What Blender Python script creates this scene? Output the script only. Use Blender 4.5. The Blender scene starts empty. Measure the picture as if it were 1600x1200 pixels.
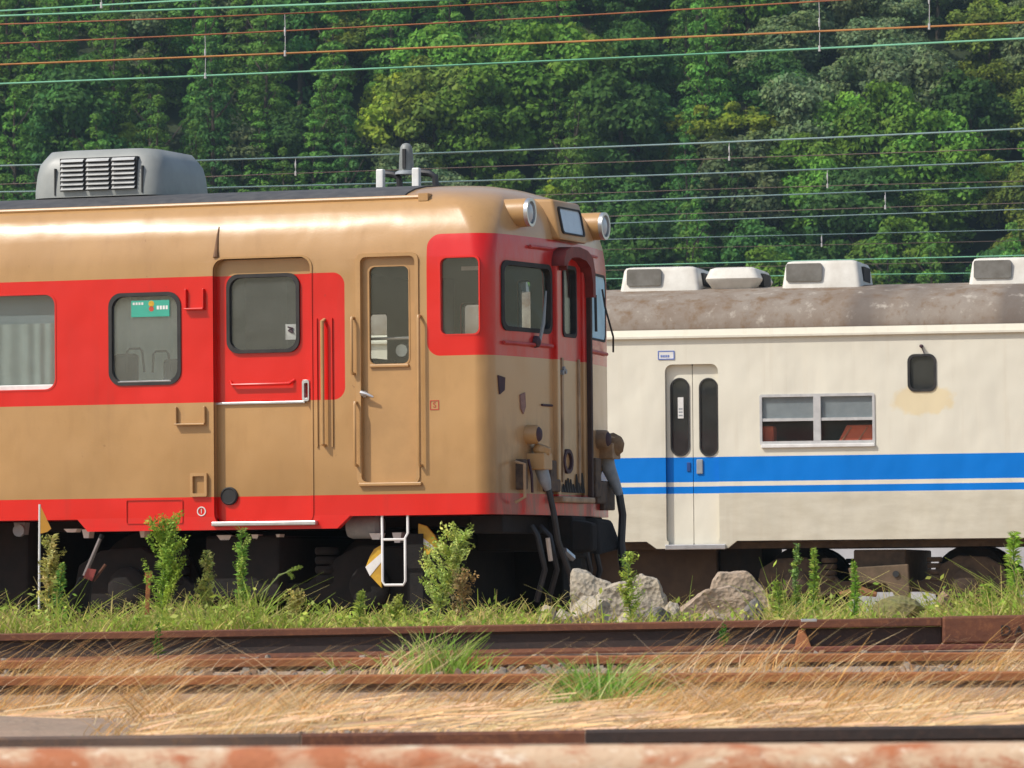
import bpy, bmesh, math, random
from mathutils import Vector, Matrix, noise
R = math.radians
random.seed(7)
scene = bpy.context.scene
COL = scene.collection

# ---------------------------------------------------------------- camera
FPX = 8400.0                       # focal length in photo pixels (1600 wide)
CAM = Vector((0, 0, 0.40))
CROT = Matrix.Rotation(R(90) + math.atan(320 / FPX), 3, 'X') @ Matrix.Rotation(R(-0.5), 3, 'Z')
cd = bpy.data.cameras.new('camera')
cam = bpy.data.objects.new('camera', cd); COL.objects.link(cam)
cam.matrix_world = Matrix.Translation(CAM) @ CROT.to_4x4()
cd.sensor_width = 36; cd.lens = 36 * FPX / 1600
cd.clip_start = 0.5; cd.clip_end = 4000
cd.dof.use_dof = True; cd.dof.focus_distance = 43; cd.dof.aperture_fstop = 18
scene.camera = cam

# ---------------------------------------------------------------- light
SUN_EL = R(48)
SUNH = Vector((-0.598, -0.30, 0)).normalized()
SUND = Vector((SUNH.x * math.cos(SUN_EL), SUNH.y * math.cos(SUN_EL), math.sin(SUN_EL)))
w = bpy.data.worlds.new('World'); scene.world = w; w.use_nodes = True
nt = w.node_tree
bg = nt.nodes['Background']
sky = nt.nodes.new('ShaderNodeTexSky'); sky.sky_type = 'NISHITA'; sky.sun_disc = False
sky.sun_elevation = SUN_EL; sky.sun_rotation = math.atan2(SUNH.x, SUNH.y)
sky.air_density = 1.2; sky.dust_density = 2.0
nt.links.new(sky.outputs[0], bg.inputs[0]); bg.inputs[1].default_value = 0.148
sd = bpy.data.lights.new('sun', 'SUN'); sd.energy = 3.9; sd.angle = R(0.5); sd.color = (1, 0.95, 0.87)
sun = bpy.data.objects.new('sun', sd); COL.objects.link(sun)
sun.rotation_euler = SUND.to_track_quat('Z', 'Y').to_euler()
scene.view_settings.view_transform = 'Standard'; scene.view_settings.look = 'None'
scene.view_settings.exposure = 0.0; scene.view_settings.gamma = 1
scene.cycles.max_bounces = 8; scene.cycles.transparent_max_bounces = 16

# ---------------------------------------------------------------- helpers
def ray(px, py):
    return CROT @ Vector(((px - 800) / FPX, (600 - py) / FPX, -1))
def at(px, py, Y):                                   # photo pixel -> world point at depth Y
    d = ray(px, py); return CAM + d * (Y / d.y)

class Frame:                                         # a track frame: x forward, -y to the camera, z up from rail
    def __init__(s, px, depth, yaw, hw):
        s.yaw = R(-yaw); s.rot = Matrix.Rotation(s.yaw, 3, 'Z'); s.inv = s.rot.transposed(); s.hw = hw
        s.o = Vector(((px - 800) / FPX * depth, depth, 0)) - s.rot @ Vector((0, -hw, 0))
    def plane(s, px, py, y):
        o = s.inv @ (CAM - s.o); d = s.inv @ ray(px, py); return o + d * ((y - o.y) / d.y)
    def s(s, px, py, y=None):
        p = s.plane(px, py, -s.hw if y is None else y); return (p.x, p.z)
    def fr(s, px, py, fx):
        o = s.inv @ (CAM - s.o); d = s.inv @ ray(px, py); x = 0
        for _ in range(15):
            p = o + d * ((x - o.x) / d.x); x = fx(p.y)
        return (p.y, p.z)

class MB:
    def __init__(s): s.v = []; s.f = []; s.c = None; s.mi = []
    def add(s, vs, fs, mi=0):
        n = len(s.v); s.v += [tuple(v) for v in vs]; s.f += [tuple(i + n for i in f) for f in fs]; s.mi += [mi] * len(fs); return s
    def box(s, a, b, mi=0):
        x0, y0, z0 = a; x1, y1, z1 = b
        return s.add([(x0, y0, z0), (x1, y0, z0), (x1, y1, z0), (x0, y1, z0), (x0, y0, z1), (x1, y0, z1), (x1, y1, z1), (x0, y1, z1)],
                     [(0, 3, 2, 1), (4, 5, 6, 7), (0, 1, 5, 4), (1, 2, 6, 5), (2, 3, 7, 6), (3, 0, 4, 7)], mi)
    def tube(s, pts, r, n=8, mi=0):
        pts = [Vector(p) for p in pts]; rings = []
        rs = r if isinstance(r, (list, tuple)) else [r] * len(pts)
        up = None
        for i, p in enumerate(pts):
            t = (pts[min(i + 1, len(pts) - 1)] - pts[max(i - 1, 0)]).normalized()
            if up is None:
                up = t.orthogonal().normalized()
            up = (up - t * up.dot(t)).normalized(); b = t.cross(up)
            rings.append([p + (up * math.cos(2 * math.pi * k / n) + b * math.sin(2 * math.pi * k / n)) * rs[i] for k in range(n)])
        vs = [v for rg in rings for v in rg]; fs = []
        for i in range(len(pts) - 1):
            for k in range(n):
                a = i * n + k; b2 = i * n + (k + 1) % n
                fs.append((a, b2, b2 + n, a + n))
        fs.append(tuple(range(n - 1, -1, -1))); fs.append(tuple((len(pts) - 1) * n + k for k in range(n)))
        return s.add(vs, fs, mi)
    def lathe(s, prof, c, axis, n=24, mi=0):          # prof: (radius, along-axis); closed caps when r==0 not needed
        ax = Vector(axis).normalized(); u = ax.orthogonal().normalized(); b = ax.cross(u); c = Vector(c)
        vs = []; fs = []
        for r, h in prof:
            for k in range(n):
                a = 2 * math.pi * k / n
                vs.append(c + ax * h + (u * math.cos(a) + b * math.sin(a)) * r)
        for i in range(len(prof) - 1):
            for k in range(n):
                a = i * n + k; b2 = i * n + (k + 1) % n
                fs.append((a, b2, b2 + n, a + n))
        fs.append(tuple(range(n - 1, -1, -1))); fs.append(tuple((len(prof) - 1) * n + k for k in range(n)))
        return s.add(vs, fs, mi)
    def prism(s, poly, fn, d0, d1, mi=0):             # fn(a,b,depth)->xyz
        n = len(poly)
        vs = [fn(a, b, d0) for a, b in poly] + [fn(a, b, d1) for a, b in poly]
        fs = [tuple(range(n - 1, -1, -1)), tuple(range(n, 2 * n))] + [(i, (i + 1) % n, (i + 1) % n + n, i + n) for i in range(n)]
        return s.add(vs, fs, mi)
    def ring(s, outer, inner, fn, d0, d1, mi=0):
        n = len(outer)
        vs = [fn(a, b, d0) for a, b in outer] + [fn(a, b, d1) for a, b in outer] + [fn(a, b, d0) for a, b in inner] + [fn(a, b, d1) for a, b in inner]
        fs = []
        for i in range(n):
            j = (i + 1) % n
            fs += [(i, j, j + n, i + n), (i + n, j + n, j + 3 * n, i + 3 * n), (i + 2 * n, i + 3 * n, j + 3 * n, j + 2 * n), (i, i + 2 * n, j + 2 * n, j)]
        return s.add(vs, fs, mi)

def rr(x0, z0, x1, z1, r=0.05, n=6):
    if x0 > x1: x0, x1 = x1, x0
    if z0 > z1: z0, z1 = z1, z0
    r = min(r, (x1 - x0) / 2 - 1e-4, (z1 - z0) / 2 - 1e-4)
    out = []
    for cx, cz, a0 in ((x1 - r, z1 - r, 0), (x0 + r, z1 - r, 90), (x0 + r, z0 + r, 180), (x1 - r, z0 + r, 270)):
        for k in range(n + 1):
            a = R(a0 + 90 * k / n); out.append((cx + r * math.cos(a), cz + r * math.sin(a)))
    return out

def obj(name, mb, mats, parent=None, smooth=None, bevel=0, fixn=True):
    me = bpy.data.meshes.new(name)
    if isinstance(mb, MB):
        me.from_pydata(mb.v, [], mb.f)
        me.polygons.foreach_set('material_index', mb.mi)
        if mb.c:
            a = me.color_attributes.new('tint', 'FLOAT_COLOR', 'POINT')
            a.data.foreach_set('color', [x for c in mb.c for x in (c[0], c[1], c[2], 1)])
        if fixn:
            bm = bmesh.new(); bm.from_mesh(me); bmesh.ops.recalc_face_normals(bm, faces=bm.faces)
            if bevel: bmesh.ops.bevel(bm, geom=bm.edges[:], offset=bevel, segments=2, profile=0.5, affect='EDGES', clamp_overlap=True)
            bm.to_mesh(me); bm.free()
    else: me = mb
    for m in (mats if isinstance(mats, (list, tuple)) else [mats]): me.materials.append(m)
    if smooth:
        me.shade_smooth(); me.set_sharp_from_angle(angle=R(smooth))
    o = bpy.data.objects.new(name, me); COL.objects.link(o)
    if parent: o.parent = parent
    return o
def tag(o, label, cat, group=None, kind=None):
    if kind: o['kind'] = kind
    if label: o['label'] = label
    if cat: o['category'] = cat
    if group: o['group'] = group
    return o
def empty(name, loc, rz=0):
    o = bpy.data.objects.new(name, None); COL.objects.link(o); o.location = loc; o.rotation_euler = (0, 0, rz)
    o.empty_display_size = .2
    return o

# ---------------------------------------------------------------- materials
class N:
    def __init__(s, name):
        s.m = bpy.data.materials.new(name); s.m.use_nodes = True; s.t = s.m.node_tree
        s.b = s.t.nodes['Principled BSDF']; s.out = s.t.nodes['Material Output']
    def n(s, ty, **kw):
        x = s.t.nodes.new(ty)
        for k, v in kw.items(): setattr(x, k, v)
        return x
    def link(s, a, b): s.t.links.new(a, b)
    def math(s, op, a, b=None, c=None, clamp=False):
        x = s.n('ShaderNodeMath', operation=op); x.use_clamp = clamp
        for i, v in enumerate((a, b, c)):
            if v is None: continue
            if hasattr(v, 'is_linked'): s.link(v, x.inputs[i])
            else: x.inputs[i].default_value = v
        return x.outputs[0]
    def mix(s, f, a, b, blend='MIX'):
        x = s.n('ShaderNodeMix', data_type='RGBA', blend_type=blend)
        for i, v in ((0, f), (6, a), (7, b)):
            if hasattr(v, 'is_linked'): s.link(v, x.inputs[i])
            else: x.inputs[i].default_value = v if i == 0 else (*v[:3], 1)
        return x.outputs[2]
    def coord(s, kind='Object'): return s.n('ShaderNodeTexCoord').outputs[kind]
    def noise(s, scale, detail=4, rough=.55, vec=None, sc=None, dist=0):
        x = s.n('ShaderNodeTexNoise'); x.inputs['Scale'].default_value = scale; x.inputs['Detail'].default_value = detail
        x.inputs['Roughness'].default_value = rough; x.inputs['Distortion'].default_value = dist
        v = vec if vec is not None else s.coord()
        if sc:
            mp = s.n('ShaderNodeMapping'); mp.inputs['Scale'].default_value = sc; s.link(v, mp.inputs[0]); v = mp.outputs[0]
        s.link(v, x.inputs['Vector']); return x.outputs[0]
    def ramp(s, f, lo, hi):                          # linear clamp remap
        x = s.n('ShaderNodeMapRange'); x.inputs['From Min'].default_value = lo; x.inputs['From Max'].default_value = hi
        s.link(f, x.inputs[0]); return x.outputs[0]
    def bump(s, h, strength, dist=.02, base=None):
        x = s.n('ShaderNodeBump'); x.inputs['Strength'].default_value = strength; x.inputs['Distance'].default_value = dist
        s.link(h, x.inputs['Height'])
        if base: s.link(base, x.inputs['Normal'])
        return x.outputs[0]
    def set(s, **kw):
        for k, v in kw.items():
            k = k.replace('_', ' ')
            if hasattr(v, 'is_linked'): s.link(v, s.b.inputs[k])
            elif isinstance(v, tuple): s.b.inputs[k].default_value = (*v, 1)
            else: s.b.inputs[k].default_value = v
        return s

def simple(name, c1, c2=None, rough=.5, scale=6, metal=0, bump=0, bscale=None, lo=.35, hi=.65):
    m = N(name); c2 = c2 or tuple(x * .75 for x in c1)
    f = m.noise(scale, 5, .6); col = m.mix(m.ramp(f, lo, hi), c1, c2)
    m.set(Base_Color=col, Roughness=rough, Metallic=metal)
    if bump: m.link(m.bump(m.noise(bscale or scale * 4, 4), bump), m.b.inputs['Normal'])
    return m.m

TAN = (.47, .27, .108); RED = (.66, .007, .002)
def paint_red_car():
    m = N('railcar_paint'); co = m.coord(); sp = m.n('ShaderNodeSeparateXYZ'); m.link(co, sp.inputs[0])
    x, y, z = sp.outputs
    def rbox(x0, z0, x1, z1, r):
        cx, cz, hx, hz = (x0 + x1) / 2, (z0 + z1) / 2, (x1 - x0) / 2 - r, (z1 - z0) / 2 - r
        qx = m.math('MAXIMUM', m.math('SUBTRACT', m.math('ABSOLUTE', m.math('SUBTRACT', x, cx)), hx), 0)
        qz = m.math('MAXIMUM', m.math('SUBTRACT', m.math('ABSOLUTE', m.math('SUBTRACT', z, cz)), hz), 0)
        d = m.math('SQRT', m.math('ADD', m.math('MULTIPLY', qx, qx), m.math('MULTIPLY', qz, qz)))
        return m.math('LESS_THAN', d, r)
    a = rbox(-40, 1.905, -1.205, 2.912, .10)
    b = rbox(-.51, 2.232, 6, 3.192, .11)
    c = m.math('LESS_THAN', z, 1.152)
    f = m.math('MAXIMUM', m.math('MAXIMUM', a, b), c)
    n1 = m.noise(1.3, 5, .6); n2 = m.noise(9, 4, .6, sc=(1, 1, .35))
    tan = m.mix(m.ramp(n1, .3, .75), TAN, tuple(t * .88 for t in TAN))
    tan = m.mix(m.math('MULTIPLY', m.ramp(n2, .52, .8), .35), tan, (.33, .18, .07))
    red = m.mix(m.ramp(n1, .3, .75), RED, (.58, .006, .002))
    # front tan lightened in place of fill light; red mottled paler, grime low down
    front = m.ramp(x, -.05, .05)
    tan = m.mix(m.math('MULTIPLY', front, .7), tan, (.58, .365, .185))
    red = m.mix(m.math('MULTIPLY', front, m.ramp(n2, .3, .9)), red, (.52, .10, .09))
    lowg = m.math('MULTIPLY', front, m.math('MULTIPLY', m.ramp(z, 1.9, 1.0), m.ramp(n2, .42, .6)))
    tan = m.mix(m.math('MULTIPLY', lowg, .75), tan, (.16, .10, .06)); red = m.mix(m.math('MULTIPLY', lowg, .7), red, (.15, .05, .04))
    st = m.noise(7, 5, .6, sc=(1.6, 1.6, .07)); str_ = m.math('MULTIPLY', m.ramp(st, .56, .74), m.math('ADD', .10, m.math('MULTIPLY', m.ramp(n1, .4, .65), .32)))
    tan = m.mix(str_, tan, (.36, .20, .09)); red = m.mix(m.math('MULTIPLY', str_, .8), red, (.36, .02, .012))
    chip = m.math('MULTIPLY', m.ramp(m.noise(26, 3, .6), .70, .74), m.ramp(n1, .45, .6)); tan = m.mix(m.math('MULTIPLY', chip, .6), tan, (.24, .11, .05)); red = m.mix(m.math('MULTIPLY', chip, .5), red, (.25, .03, .02))
    grime = m.math('MULTIPLY', m.ramp(z, 1.45, 1.0), m.ramp(n1, .35, .7))
    tan = m.mix(m.math('MULTIPLY', grime, .35), tan, (.30, .18, .08))
    tan = m.mix(m.math('MULTIPLY', m.math('MULTIPLY', m.ramp(z, 1.75, 1.2), m.ramp(m.noise(.8, 4, .6), .2, .6)), .75), tan, (.315, .172, .060))
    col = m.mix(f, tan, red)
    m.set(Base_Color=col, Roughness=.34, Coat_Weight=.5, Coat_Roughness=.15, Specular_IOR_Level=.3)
    wv = m.noise(1.6, 2, .4, sc=(1.4, 1, 1)); b1 = m.bump(wv, .6, .06)
    m.link(m.bump(m.noise(60, 2), .06, .01, b1), m.b.inputs['Normal'])
    return m.m
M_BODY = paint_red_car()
M_TAN = simple('tan_paint', TAN, tuple(t * .86 for t in TAN), .38, 4, bump=.05)
M_TANDIRT = simple('grimy_tan_paint', (.42, .28, .16), (.22, .14, .08), .55, 7, bump=.1)
M_RED = simple('red_paint', RED, (.58, .018, .01), .36, 4, bump=.05)
M_REDDIRT = simple('faded_red_paint', (.50, .06, .05), (.40, .02, .015), .5, 7, bump=.08)
M_INT = simple('interior_lining', (.30, .34, .30), (.25, .28, .25), .6, 3)
M_CABINT = simple('cab_lining', (.10, .13, .11), (.06, .08, .07), .6, 3)
M_RUB = simple('window_rubber', (.014, .013, .013), (.03, .027, .025), .7, 8)
M_BLACK = simple('dark_underframe', (.0065, .006, .0055), (.014, .010, .008), .95, 6, bump=.2)
M_BLACK2 = simple('black_hose', (.018, .018, .020), (.03, .03, .034), .5, 8)
M_CANVAS = simple('roof_canvas', (.085, .082, .080), (.05, .05, .052), .75, 9, bump=.15)
M_AC = simple('grey_painted_steel', (.31, .32, .30), (.24, .25, .235), .45, 3, bump=.06)
M_DARK = simple('dark_gap', (.035, .036, .038), (.02, .02, .02), .8, 6)
M_ALU = simple('bare_metal', (.62, .62, .62), (.50, .50, .50), .3, 10, metal=.75)
M_WHITE = simple('white_paint', (.78, .77, .74), (.65, .63, .60), .5, 8)
M_CURT = simple('grey_curtain', (.26, .30, .29), (.22, .255, .245), .8, 5)
def thin_cloth(name, c, k=.6):
    m = N(name); m.t.nodes.remove(m.b); d = m.n('ShaderNodeBsdfDiffuse'); t = m.n('ShaderNodeBsdfTranslucent'); x = m.n('ShaderNodeMixShader'); x.inputs[0].default_value = k
    col = m.mix(m.ramp(m.noise(3), .3, .7), c, tuple(v * .85 for v in c)); m.link(col, d.inputs[0]); m.link(col, t.inputs[0]); m.link(d.outputs[0], x.inputs[1]); m.link(t.outputs[0], x.inputs[2]); m.link(x.outputs[0], m.out.inputs[0]); return m.m
M_FARC = thin_cloth('thin_pale_curtain', (.80, .84, .74))
M_SEAT = simple('dark_seat_cloth', (.035, .045, .05), (.05, .06, .06), .85, 9)
M_GREYP = simple('grey_plastic', (.30, .32, .34), (.22, .24, .26), .5, 10)
M_YEL = simple('yellow_paint', (.66, .40, .02), (.45, .25, .02), .5, 8)
M_RUST = simple('brown_rust', (.13, .050, .025), (.055, .022, .014), .85, 14, bump=.3)
M_BLUESH = simple('sky_blue_sheet', (.55, .83, .95), (.46, .74, .88), .7, 7)
M_GREENP = simple('green_poster', (.045, .38, .27), (.04, .34, .24), .6, 7)
M_MARK = simple('mark_red', (.5, .06, .03), None, .6)
M_BLUEINK = simple('blue_ink', (.10, .18, .55), None, .6)
M_PURPLE = simple('worn_dark_purple', (.07, .03, .04), (.04, .02, .03), .7, 12)
M_BROWN = simple('brown_frame', (.090, .058, .034), (.050, .032, .020), .85, 8, bump=.2)
M_FADEDBLUE = simple('glass_lens', (.55, .62, .66), (.46, .52, .56), .2, 8)

def glass(name, tint=(.93, .95, .94), dirt=.05, ior=1.5):
    m = N(name); t = m.t; t.nodes.remove(m.b)
    tr = m.n('ShaderNodeBsdfTransparent'); tr.inputs[0].default_value = (*tint, 1)
    gl = m.n('ShaderNodeBsdfGlossy'); gl.inputs['Roughness'].default_value = .03
    df = m.n('ShaderNodeBsdfDiffuse'); df.inputs[0].default_value = (.5, .52, .5, 1)
    fr = m.n('ShaderNodeFresnel'); ge = m.n('ShaderNodeNewGeometry')
    m.link(m.math('ADD', m.math('MULTIPLY', m.math('SUBTRACT', 1, ge.outputs['Backfacing']), ior), m.math('MULTIPLY', ge.outputs['Backfacing'], 1 / ior)), fr.inputs[0])
    a = m.n('ShaderNodeMixShader'); b = m.n('ShaderNodeMixShader')
    m.link(m.math('MULTIPLY', m.math('ADD', .7, m.math('MULTIPLY', m.ramp(m.noise(5, 4), .3, .75), .6)), dirt), a.inputs[0]); m.link(tr.outputs[0], a.inputs[1]); m.link(df.outputs[0], a.inputs[2])
    m.link(fr.outputs[0], b.inputs[0]); m.link(a.outputs[0], b.inputs[1]); m.link(gl.outputs[0], b.inputs[2])
    m.link(b.outputs[0], m.out.inputs[0])
    return m.m
M_GL = glass('window_glass', dirt=.018); M_GLW = glass('windscreen_glass', dirt=.01, ior=1.22); M_GLD = glass('dusty_window_glass', (.84, .88, .86), .07); M_GLDD = glass('very_dusty_window_glass', (.90, .93, .90), .10)
M_GLT = glass('dark_window_glass', (.45, .46, .46), .06)

# ================================================================ GROUND
prof = [(-50, -1.1), (0, -1.0), (8, -.75), (13, -.35), (14.9, -.17), (15.06, -.17), (15.12, -.035), (17.5, -.02), (18.6, -.035), (19.8, -.10), (20.9, -.09), (21.07, .045), (23.1, .055),
        (26.6, .05), (27.1, .06), (27.4, .16), (28.2, .19), (31, .19), (34, .12), (37, -.10), (40, -.2), (70, -.2), (110, .1), (365, 1.0), (490, 1.0)]
def gz(Y):
    for (a, za), (b, zb) in zip(prof, prof[1:]):
        if a <= Y <= b:
            return za + (zb - za) * (Y - a) / (b - a)
    return prof[-1][1]
def gzn(X, Y):
    z = gz(Y)
    if 15.2 < Y < 20.5 or 23.2 < Y < 26.4 or 27.6 < Y < 90:
        z += .035 * noise.noise(Vector((X * 1.1, Y * 1.1, 3))) + .015 * noise.noise(Vector((X * 4, Y * 4, 1)))
    return z
def build_ground():
    ys = sorted(set([-50, -10, 0, 4, 8, 11, 13] + [p[0] for p in prof if p[0] < 110] + [13 + .25 * i for i in range(112)] + [42, 44, 47, 50, 55, 60, 66, 72, 80, 95, 110, 160, 250, 365, 490]))
    xs = [-260, -150, -80, -40, -15] + [-9 + .3 * i for i in range(61)] + [15, 40, 80, 150, 260]
    m = MB(); nx = len(xs)
    m.v = [(x, y, gzn(x, y)) for y in ys for x in xs]
    for j in range(len(ys) - 1):
        for i in range(nx - 1):
            a = j * nx + i; m.f.append((a, a + 1, a + 1 + nx, a + nx)); m.mi.append(0)
    g = N('ground_dirt'); co = g.coord()
    n1 = g.noise(1.1, 6, .65, co); n2 = g.noise(14, 5, .7, co); n3 = g.noise(55, 3, .7, co)
    c = g.mix(g.ramp(n1, .35, .65), (.40, .26, .175), (.27, .19, .13))
    c = g.mix(g.ramp(n2, .45, .75), c, (.36, .26, .18))
    c = g.mix(g.math('MULTIPLY', g.ramp(n3, .5, .7), .6), c, (.16, .13, .10))
    g.set(Base_Color=c, Roughness=.95)
    g.link(g.bump(n2, .6, .03), g.b.inputs['Normal'])
    o = obj('ground', m, g.m, smooth=60, fixn=False); o['kind'] = 'structure'
build_ground()

# ================================================================ RED RAILCAR
F1 = Frame(763, 42, 20, 1.45); HW = 1.45; BOW = .16
car = empty('railcar', F1.o, F1.yaw)
tag(car, 'red and tan diesel railcar with a grimy cab end, in front of the cream coach', 'railcar')
def bowx(y): return BOW * (1 - (y / HW) ** 2)
PROF = [(.985, 1.45, 0, .12), (1.6, 1.45, 0, .12), (2.2, 1.45, 0, .12), (2.9, 1.45, 0, .125), (3.02, 1.446, 0, .135), (3.12, 1.434, -.005, .15), (3.22, 1.41, -.012, .17), (3.31, 1.375, -.028, .20),
        (3.39, 1.325, -.052, .23), (3.45, 1.27, -.085, .26), (3.50, 1.20, -.125, .30), (3.545, 1.09, -.18, .33), (3.585, .93, -.25, .36), (3.62, .70, -.34, .34), (3.645, .42, -.45, .24), (3.66, .04, -.58, .02)]
LEN = 9.0
def loop(z, wd, xo, rc, rear=-LEN):
    pts = [(rear, -wd), (rear * .5, -wd), (-2.6, -wd), (-1.3, -wd), (-.8, -wd)]
    def fx(y): return xo + BOW * (1 - (y / max(wd, .05)) ** 2) * min(1, wd / 1.2)
    na = 8
    for k in range(na + 1):
        a = R(90 * k / na); px = xo - rc + rc * math.sin(a); py = -(wd - rc) - rc * math.cos(a)
        pts.append((px + (fx(py) - xo) * math.sin(a), py))
    for k in range(1, 8):
        y = -(wd - rc) + 2 * (wd - rc) * k / 8; pts.append((fx(y), y))
    left = pts[:5 + na + 1]
    pts += [(p[0], -p[1]) for p in reversed(left)]
    return [(p[0], p[1], z) for p in pts]
def shell(levels, rear, inset=None):
    m = MB(); ls = [loop(z, wd, xo, rc, rear) for z, wd, xo, rc in levels]; n = len(ls[0])
    m.v = [p for l in ls for p in l]
    for i in range(len(ls) - 1):
        for k in range(n):
            a = i * n + k; b = i * n + (k + 1) % n; m.f.append((a, b, b + n, a + n)); m.mi.append(0)
    m.f.append(tuple(range(n - 1, -1, -1))); m.f.append(tuple((len(ls) - 1) * n + k for k in range(n))); m.mi += [0, 0]
    return m
fS = lambda a, b, d: (a, -HW - d, b)                    # near side, depth outwards
fB = lambda a, b, d: (a, HW + d, b)
fF = lambda a, b, d: (bowx(a) + d, a, b)                # front, depth outwards
S = F1.s
def FR(px, py): return F1.fr(px, py, bowx)
def srect(x0, y0, x1, y1, r=.05, grow=0):               # photo rectangle on the near side -> rounded polygon
    xm, ym = (x0 + x1) / 2, (y0 + y1) / 2
    a = S(x0, ym)[0]; b = S(x1, ym)[0]; t = S(xm, y0)[1]; bt = S(xm, y1)[1]
    return rr(a - grow, bt - grow, b + grow, t + grow, r + grow)

W_side = dict(w1=srect(-62, 460, 88, 612, .09), w2=srect(170, 457, 283, 602, .11), cab=srect(686, 400, 750, 524, .05))
DOOR = srect(334, 403, 486, 820, .09); CABD = srect(560, 398, 652, 754, .05)
ws_l = rr(-1.255, 2.43, -.385, 2.985, .08); ws_r = rr(.385, 2.43, 1.255, 2.985, .08)
GWH = .34                                                # gangway half width
def build_body():
    outer = shell(PROF, -LEN)
    inn = [(1.22, 1.38, -.07, .14), (2.9, 1.38, -.07, .14), (3.1, 1.35, -.09, .2), (3.25, 1.24, -.15, .3), (3.36, 1.1, -.22, .4), (3.44, .9, -.32, .4)]
    inner = shell(inn, -LEN + .08)
    inner.mi = [1] * len(inner.f)
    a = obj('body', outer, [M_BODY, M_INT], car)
    ino = obj('cavity', inner, [M_BODY, M_INT])
    c = MB()
    for p in list(W_side.values()) + [CABD]:
        c.prism(p, fS, -.13, .2)
    c.prism(DOOR, fS, -.11, .2)
    for p in (rr(-1.29, 2.2, -1.07, 2.8, .03), rr(-.78, 2.3, -.66, 2.98, .03), rr(-2.14, 2.15, -1.95, 2.74, .03), rr(-4.6, 1.95, -3.45, 2.92, .09), rr(-6.1, 2.02, -5.2, 2.81, .09)):
        c.prism(p, fB, -.13, .2)
    fC = lambda a_, b_, d: (d, a_, b_)
    for p in (ws_l, ws_r, rr(-GWH + .06, 1.25, GWH - .06, 3.1, .02)):
        c.prism(p, fC, -.3, .6)
    cut = obj('cutter', c, [M_BODY, M_INT])
    for t_ in (ino, cut):
        t_.matrix_world = Matrix.Translation(F1.o) @ Matrix.Rotation(F1.yaw, 4, 'Z')
        md = a.modifiers.new('b', 'BOOLEAN'); md.operation = 'DIFFERENCE'; md.object = t_; md.solver = 'EXACT'
    bpy.context.view_layer.update()
    me = bpy.data.meshes.new_from_object(a.evaluated_get(bpy.context.evaluated_depsgraph_get()))
    a.modifiers.clear(); a.data = me
    bpy.data.objects.remove(cut); bpy.data.objects.remove(ino)
    me.shade_smooth(); me.set_sharp_from_angle(angle=R(32))
    wn = a.modifiers.new('wn', 'WEIGHTED_NORMAL'); wn.keep_sharp = True; wn.weight = 100
    return a
body = build_body()

# black canvas on the roof
def roof_sheet(levels, x0, x1, off, nseg=1, yw=None):
    m = MB(); pts = []
    prof_ = [(z, wd) for z, wd in levels]
    sec = [(-wd, z + off) for z, wd in prof_] + [(wd, z + off) for z, wd in reversed(prof_)]
    low = [(y, z - off - .02) for y, z in sec]
    poly = sec + list(reversed(low)); n = len(poly)
    for i in range(nseg + 1):
        x = x0 + (x1 - x0) * i / nseg
        m.v += [(x, y, z) for y, z in poly]
    for i in range(nseg):
        for k in range(n):
            a = i * n + k; b = i * n + (k + 1) % n; m.f.append((a, b, b + n, a + n)); m.mi.append(0)
    h = n // 2
    for e in (0, nseg):
        for k in range(h - 1):
            q = (e * n + k, e * n + k + 1, e * n + n - 2 - k, e * n + n - 1 - k); m.f.append(q); m.mi.append(0)
    return m
obj('roof_canvas', roof_sheet([(3.515, 1.165), (3.545, 1.09), (3.585, .93), (3.62, .70), (3.645, .42), (3.66, .06)], -LEN, -.80, .012), M_CANVAS, car, smooth=40)
g = MB(); gp = [S(x, y, -1.2) for x, y in ((-60, 334), (0, 331), (330, 318), (600, 307), (655, 305))]
zg = 3.505
g.tube([(-LEN, -1.205, zg), (gp[4][0], -1.205, zg)], .018, 8); g.box((gp[4][0] + .01, -1.25, zg - .035), (gp[4][0] + .09, -1.15, zg + .025))
obj('gutter', g, M_TAN, car, smooth=40)

# side skirt below the passenger door, with a notch for the door
sk = [S(122, 814), S(140, 828), S(525, 828), S(548, 803)]
zb = .992; skz = .888
xl, xr = S(334, 700)[0], S(486, 700)[0]; dz = S(410, 818)[1]
m = MB()
m.prism([(S(120, 814)[0], zb), (S(137, 828)[0], skz), (xl, skz), (xl, zb)], fS, -.07, .002)
m.prism([(xl, skz), (xr, skz), (xr, dz - .02), (xl, dz - .02)], fS, -.07, .002)
m.prism([(xr, skz), (S(527, 826)[0], skz), (S(548, 804)[0], zb), (xr, zb)], fS, -.07, .002)
obj('side_skirt', m, M_RED, car)
# raised access panel in the skirt
m = MB(); P = srect(198, 781, 286, 818, .01)
m.ring(P, [(x * .985 + P[0][0] * .0 + (S(242, 800)[0]) * .015, z * .97 + S(242, 800)[1] * .03) for x, z in P], fS, -.02, .010)
obj('access_panel', m, M_RED, car)

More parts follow.
